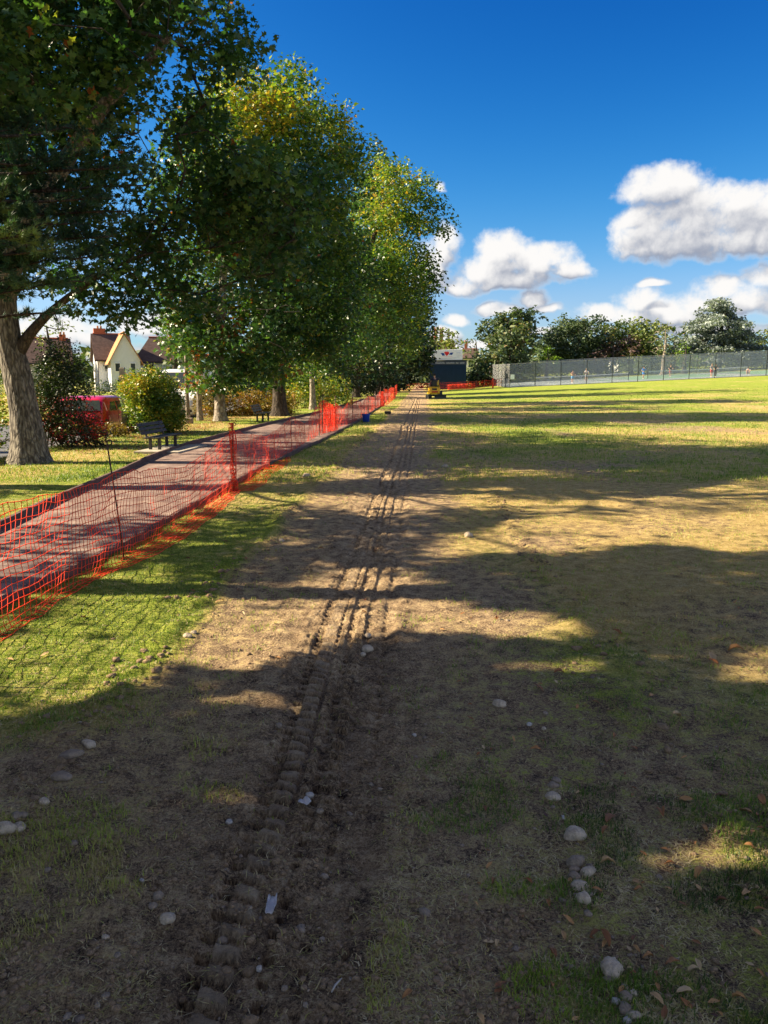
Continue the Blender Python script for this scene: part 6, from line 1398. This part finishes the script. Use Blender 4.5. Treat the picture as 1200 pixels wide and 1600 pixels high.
# individual stones
ico = bmesh.new(); bmesh.ops.create_icosphere(ico, subdivisions=3, radius=1); SV = np.array([v.co[:] for v in ico.verts]); SF = np.array([[v.index for v in f.verts] for f in ico.faces]); ico.free()
def stone(u, v, rpx, label, mat='stone', elong=1.0, rot=0.0, group=None, ang=0, cat='stone', name='stone'):
    x_, y_ = G(u, v + rpx * .5); depth = math.hypot(y_, EYE) ; r_ = rpx / FPX * depth; s = random.random() * 50
    n1 = fbm(SV[:, 0] * 1.1 + s, SV[:, 1] * 1.1, 7, 2, SV[:, 2] * 1.1 + 3) - .5; n2 = fbm(SV[:, 0] * 4 + s, SV[:, 1] * 4, 8, 3, SV[:, 2] * 4) - .5
    V = SV * (1 + .75 * n1 + .30 * n2)[:, None] * np.array([elong, .85, .72]) * r_; c_, s_2 = math.cos(rot), math.sin(rot)
    V = np.stack([V[:, 0] * c_ - V[:, 1] * s_2, V[:, 0] * s_2 + V[:, 1] * c_, V[:, 2]], 1)
    z_ = gzf(x_, y_) + r_ * .26; o = np_mesh(name, V, SF, MT[mat], None, True); o.location = (x_, y_, z_); return tag(o, label, cat, group)
ST = [(897, 1299, 16, 'large round buff stone standing alone on the right', 'stone', 1.05), (955, 1508, 18, 'large angular stone above the lowest pebble cluster', 'stone', .95), (951, 1528, 8, 'small stone tucked left below the large angular stone', 'stone_dark', 1),
 (863, 1240, 10, 'smooth egg shaped stone with two flat ones behind it', 'stone', 1.1), (865, 1220, 7, 'flat pebble just behind the egg shaped stone', 'stone_dark', 1.3), (868, 1212, 6, 'grey pebble farthest back behind the egg shaped stone', 'stone_dark', 1.2), (864, 1256, 4, 'tiny pebble in front of the egg shaped stone', 'stone_dark', 1),
 (900, 1346, 12, 'mottled stone heading the column of pebbles', 'stone_dark', 1.2), (897, 1356, 8, 'brown pebble touching the mottled stone', 'stone_dark', 1.1), (918, 1360, 9, 'pale long pebble right of the mottled stone', 'stone', 1.5), (921, 1351, 5, 'small grey pebble right of the column', 'stone_dark', 1), (898, 1367, 9, 'brown pebble in the middle of the column', 'stone_dark', 1), (905, 1380, 11, 'pointed pale stone in the middle of the column', 'stone', 1), (912, 1403, 12, 'smooth bean shaped stone near the foot of the column', 'stone', .8), (900, 1398, 5, 'tiny pebble left of the bean shaped stone', 'stone_dark', 1), (918, 1427, 6, 'round grey pebble at the foot of the column', 'stone_dark', 1.1),
 (975, 1545, 7, 'pebble topping the lowest cluster at the bottom edge', 'stone_dark', 1), (989, 1556, 6, 'angular pebble right in the lowest cluster', 'stone', 1), (978, 1562, 9, 'round brown pebble at the heart of the lowest cluster', 'stone_dark', 1), (962, 1568, 6, 'white flint left in the lowest cluster', 'stone_white', 1.1), (976, 1578, 9, 'grey pebble low in the bottom cluster', 'stone_dark', 1.1), (992, 1590, 8, 'pale chip at the bottom right of the lowest cluster', 'stone', 1.2), (980, 1597, 7, 'white edged flint on the bottom frame edge', 'stone_white', 1),
 (781, 1093, 9, 'pale angular stone right of the track in mid foreground', 'stone', 1.2), (827, 1123, 5, 'small white stone on the dark turf', 'stone_white', 1.1), (647, 1147, 4, 'single white chip on the bare soil right of the track', 'stone_white', 1), (850, 1132, 4, 'small buff chip right of the white stone', 'stone', 1),
 (573, 1009, 8, 'pale stone at the right lip of the sunlit rut', 'stone', 1.1), (575, 990, 5, 'small stone behind the pale one on the rut lip', 'stone', 1), (567, 1018, 5, 'small stone below the pale one on the rut lip', 'stone', 1),
 (263, 1430, 11, 'half buried pale rimmed stone left of the track', 'stone', 1), (239, 1415, 6, 'smooth grey pebble left of the half buried stone', 'stone_dark', 1.1), (154, 1482, 6, 'round pebble among small ones at lower left', 'stone_dark', 1), (184, 1492, 5, 'pebble right of the round one at lower left', 'stone_dark', 1), (140, 1472, 5, 'pebble left of the round one at lower left', 'stone_dark', 1.1), (165, 1464, 5, 'small squarish buff pebble at lower left', 'stone', 1.2), (116, 1318, 6, 'lone grey angular pebble on the left soil', 'stone_dark', 1), (222, 1375, 4, 'white chip on the left soil', 'stone_white', 1), (500, 1267, 5, 'brown pebble right of the white flint in the track', 'stone_dark', 1),
 (8, 1308, 12, 'flat stone lowest in the spoil line at left edge', 'stone', 1.3), (28, 1300, 10, 'angular stone second in the spoil line at left edge', 'stone', 1.1), (26, 1288, 8, 'stone third in the spoil line at left edge', 'stone_dark', 1), (36, 1285, 7, 'stone with dark side top of the left edge group', 'stone_dark', 1), (70, 1258, 8, 'tan stone alone in the spoil line on the left', 'stone', 1), (140, 1168, 9, 'pair of tan clods upper in the left spoil line', 'stone', 1.4), (112, 1185, 9, 'long tan clod below the pair in the left spoil line', 'stone_dark', 1.8), (95, 1216, 11, 'broad brown clod mid way down the left spoil line', 'stone_dark', 1.5),
 (732, 836, 7, 'pale round stone at the shade edge right of the strip', 'stone', 1), (695, 728, 5, 'pale stone far right of the strip', 'stone', 1), (292, 995, 6, 'stone in the sunlit left spoil line', 'stone', 1.2), (440, 842, 5, 'stone in the shaded left spoil line', 'stone', 1), (303, 990, 5, 'second stone in the sunlit left spoil line', 'stone', 1), (478, 742, 5, 'far pale stone in the left spoil line', 'stone', 1.3),
 (484, 1241, 6, 'bright white flint pressed in the track', 'stone_white', 1.2), (405, 1508, 6, 'white flint sliver low in the track', 'stone_white', .7), (357, 1279, 5, 'pale blue chip left of the track', 'stone_white', 1.1)]
ST = [tuple(q) for q in ST]
for q in ST: stone(q[0], q[1], q[2], q[3], q[4], q[5], random.uniform(-.6, .6))
def scrap(u, v, w, h, label, seed):
    x_, y_ = G(u, v); k = math.hypot(y_, EYE) / FPX; r_ = np.random.default_rng(seed); n_ = 9; X, Y = np.meshgrid(np.linspace(-.5, .5, n_), np.linspace(-.5, .5, n_))
    Z = (fbm(X * 4 + seed, Y * 4, seed, 3) - .3) * .028; V = np.stack([X * w * k * (1 - .5 * np.abs(Y)), Y * h * k * 1.5, Z], -1).reshape(-1, 3); i = np.arange(n_ * n_).reshape(n_, n_)
    F = np.stack([i[:-1, :-1], i[:-1, 1:], i[1:, 1:], i[1:, :-1]], -1).reshape(-1, 4); o = np_mesh('foil_scrap', V, F, MT['foil'], None); o.location = (x_, y_, gzf(x_, y_) + .012)
    md = o.modifiers.new('thick', 'SOLIDIFY'); md.thickness = .0015; return tag(o, label, 'scrap')
scrap(424, 1414, 14, 26, 'crumpled silver foil on the ridge between the track rows', 3); scrap(476, 1258, 20, 10, 'blue grey foil scrap just below the white flint', 4); scrap(880, 1290 - 10, 4, 4, 'tiny foil glint by the large round stone', 6)

# fallen leaves: curled blades with depth
def leafmesh(seed, L_=1.0):
    r_ = np.random.default_rng(seed); n_, m_ = 9, 5; s = np.linspace(0, 1, n_); wd = .23 * np.sin(PI * s ** .8) ** .8 + .015; curl = r_.uniform(.5, 2.2); fold = r_.uniform(.2, 1.0); V = []
    for a, w in zip(s, wd):
        for q in np.linspace(-1, 1, m_): V.append((a - .5 + .03 * q * r_.normal(), q * w * (1 - .25 * fold), abs(q) * w * fold + .22 * math.sin(curl * a * 1.6) + .02 * r_.normal()))
    i = np.arange(n_ * m_).reshape(n_, m_); F = np.stack([i[:-1, :-1], i[:-1, 1:], i[1:, 1:], i[1:, :-1]], -1).reshape(-1, 4); return np.array(V) * L_, F
def fallen(u, v, px, label, tint, rz, seed, group='fallen leaves on the near turf'):
    x_, y_ = G(u, v); k = math.hypot(y_, EYE) / FPX; V, F = leafmesh(seed, px * k); o = np_mesh('fallen_leaf', V, F, MT['dryleaf'], None, True, {'tint': np.full(len(V), tint)})
    o.location = (x_, y_, gzf(x_, y_) + .008); o.rotation_euler = (random.uniform(-.3, .3), random.uniform(-.3, .3), rz)
    md = o.modifiers.new('thick', 'SOLIDIFY'); md.thickness = .0012; return tag(o, label, 'leaf', group)
FL = [(837, 1170, 16, .55, 'golden leaf on the turf right of the light fleck'), (841, 1076, 20, .25, 'red brown leaf lying flat near the track side turf'), (873, 1050, 18, .3, 'thin red brown leaf above the mid turf'), (1017, 1095, 18, .6, 'orange leaf above the pale crumpled one'), (1055, 1127, 22, .95, 'pale crumpled leaf in the green patch'), (960, 1151, 14, .45, 'orange leaf left of the long green patch'),
 (953, 1280, 30, .35, 'twisted brown leaf between the large stone and light patch'), (946, 1300, 18, .4, 'curled lower end leaf under the twisted brown one'), (1035, 1272, 28, .4, 'spiky russet leaf left of the light patch'), (1071, 1252, 20, .7, 'pale pinkish leaf above the light patch'), (988, 1243, 10, .5, 'small round orange leaf on the dark turf'), (1164, 1274, 22, .75, 'tan leaf near the right edge above the light patch'), (1190, 1258, 24, .5, 'orange leaf at the right edge'),
 (1047, 1356, 16, .4, 'orange leaf at the lower left of the light patch'), (1093, 1367, 26, .7, 'tan curved leaf below the light patch'), (1127, 1413, 16, .12, 'dark red leaf right of the curved tan one'), (1165, 1400, 20, .8, 'pale twig like leaf by the right edge'), (1100, 1300, 14, .6, 'orange leaf standing in the lit grass patch'), (1170, 1340, 16, .5, 'orange leaf in the sun at the right edge'),
 (944, 1464, 30, .4, 'large folded brown leaf above the angular stone'), (930, 1457, 18, .2, 'dark brown leaf tucked behind the folded one'), (1013, 1497, 18, .6, 'orange leaf right of the angular stone'), (1052, 1507, 24, .45, 'orange brown leaf mid way to the right edge'), (995, 1484, 14, .75, 'small curved leaf above the orange one'), (1070, 1558, 28, .95, 'pale pointed leaf near the bottom right'), (1025, 1570, 22, .85, 'thin curved tan leaf right of the lowest cluster'), (864, 1490, 20, .3, 'brown leaf left of the angular stone'), (862, 1548, 14, .45, 'brown leaf near the bottom left of the cluster'),
 (997, 1390, 14, .5, 'orange brown leaf right of the bean shaped stone'), (994, 1380, 18, .8, 'pale curled leaf above the orange brown one'), (950, 1352, 22, .85, 'pale thin leaf right of the pebble column'), (932, 1395, 16, .5, 'narrow brown leaf beside the bean shaped stone'), (1112, 1028, 26, .95, 'pale crumpled litter in the upper right shade'), (1150, 1012, 22, .6, 'orange leaf in the light at upper right'), (1115, 1035, 18, .35, 'red brown leaf beside the pale crumpled litter'), (965, 985, 18, .35, 'brown leaf in the far lit turf'), (776, 968, 12, .3, 'dark red leaf in the lit turf right of the strip'), (1180, 1465, 18, .7, 'pale leaf at the right edge low down'), (1155, 1565, 20, .7, 'tan leaf close to the bottom right corner'), (636, 1560, 20, .55, 'tan leaf by the bottom of the strip')]
tx_, ty_ = G(526, 1548); tz_ = gzf(tx_, ty_)
tag(MB().tube([(tx_ - .012, ty_ - .022, tz_ + .008), (tx_ - .003, ty_ - .004, tz_ + .014), (tx_ + .006, ty_ + .012, tz_ + .012), (tx_ + .012, ty_ + .024, tz_ + .01)], [.0022, .003, .0026, .0018], 7).build('twig', MT['stone_white'], None, True), 'short pale stick lying beside the track near the bottom', 'twig')
for k_, (u, v, px, tn_, lb) in enumerate(FL): fallen(u, v, px, lb, tn_, random.uniform(-PI, PI), 300 + k_)
def litter_stuff(name, X, Y, S, label, seed):
    Vs, Fs = [], []; r_ = np.random.default_rng(seed); lib = [leafmesh(s) for s in range(500, 508)]; nv = 0
    Z = gz(X, Y) + track_h(X - xc(Y), Y) + .006
    for k_ in range(len(X)):
        V, F = lib[k_ % 8]; a = r_.uniform(0, 2 * PI); c_, s2 = math.cos(a), math.sin(a); tl = r_.normal(0, .25); V = V * S[k_]
        V = np.stack([V[:, 0] * c_ - V[:, 1] * s2, V[:, 0] * s2 + V[:, 1] * c_, V[:, 2] * .7 + V[:, 0] * tl], 1) + (X[k_], Y[k_], Z[k_]); Vs.append(V); Fs.append(F + nv); nv += len(V)
    V = np.concatenate(Vs); o = np_mesh(name, V, np.concatenate(Fs), MT['dryleaf'], None, True, {'tint': np.repeat(r_.uniform(0, 1, len(X)), 45)}); return tag(o, label, kind='stuff')
n = 260; Y = (1.6 ** -1 + rg.random(n) * (16 ** -1 - 1.6 ** -1)) ** -1; X = rg.uniform(-.05, .62, n) * (Y + .2); k = (X - xc(Y)) > .7; litter_stuff('leaf_litter', X[k], Y[k], rg.uniform(.014, .038, k.sum()), 'scattered small dry leaves over the right hand turf', 1)
n = 1500; X = rg.uniform(-8.2, -5.6, n); Y = rg.uniform(16.5, 36, n); k = fbm(X, Y, 90, 3) > .40; litter_stuff('leaf_drift', X[k], Y[k], rg.uniform(.05, .11, k.sum()), 'drift of brown leaves under the shrubs and oaks', 2)
n = 520; X = rg.uniform(-8, 0, n); Y = rg.uniform(4, 26, n); litter_stuff('verge_leaves', X, Y, rg.uniform(.03, .07, n), 'odd dry leaves on the verges and footpath', 3)
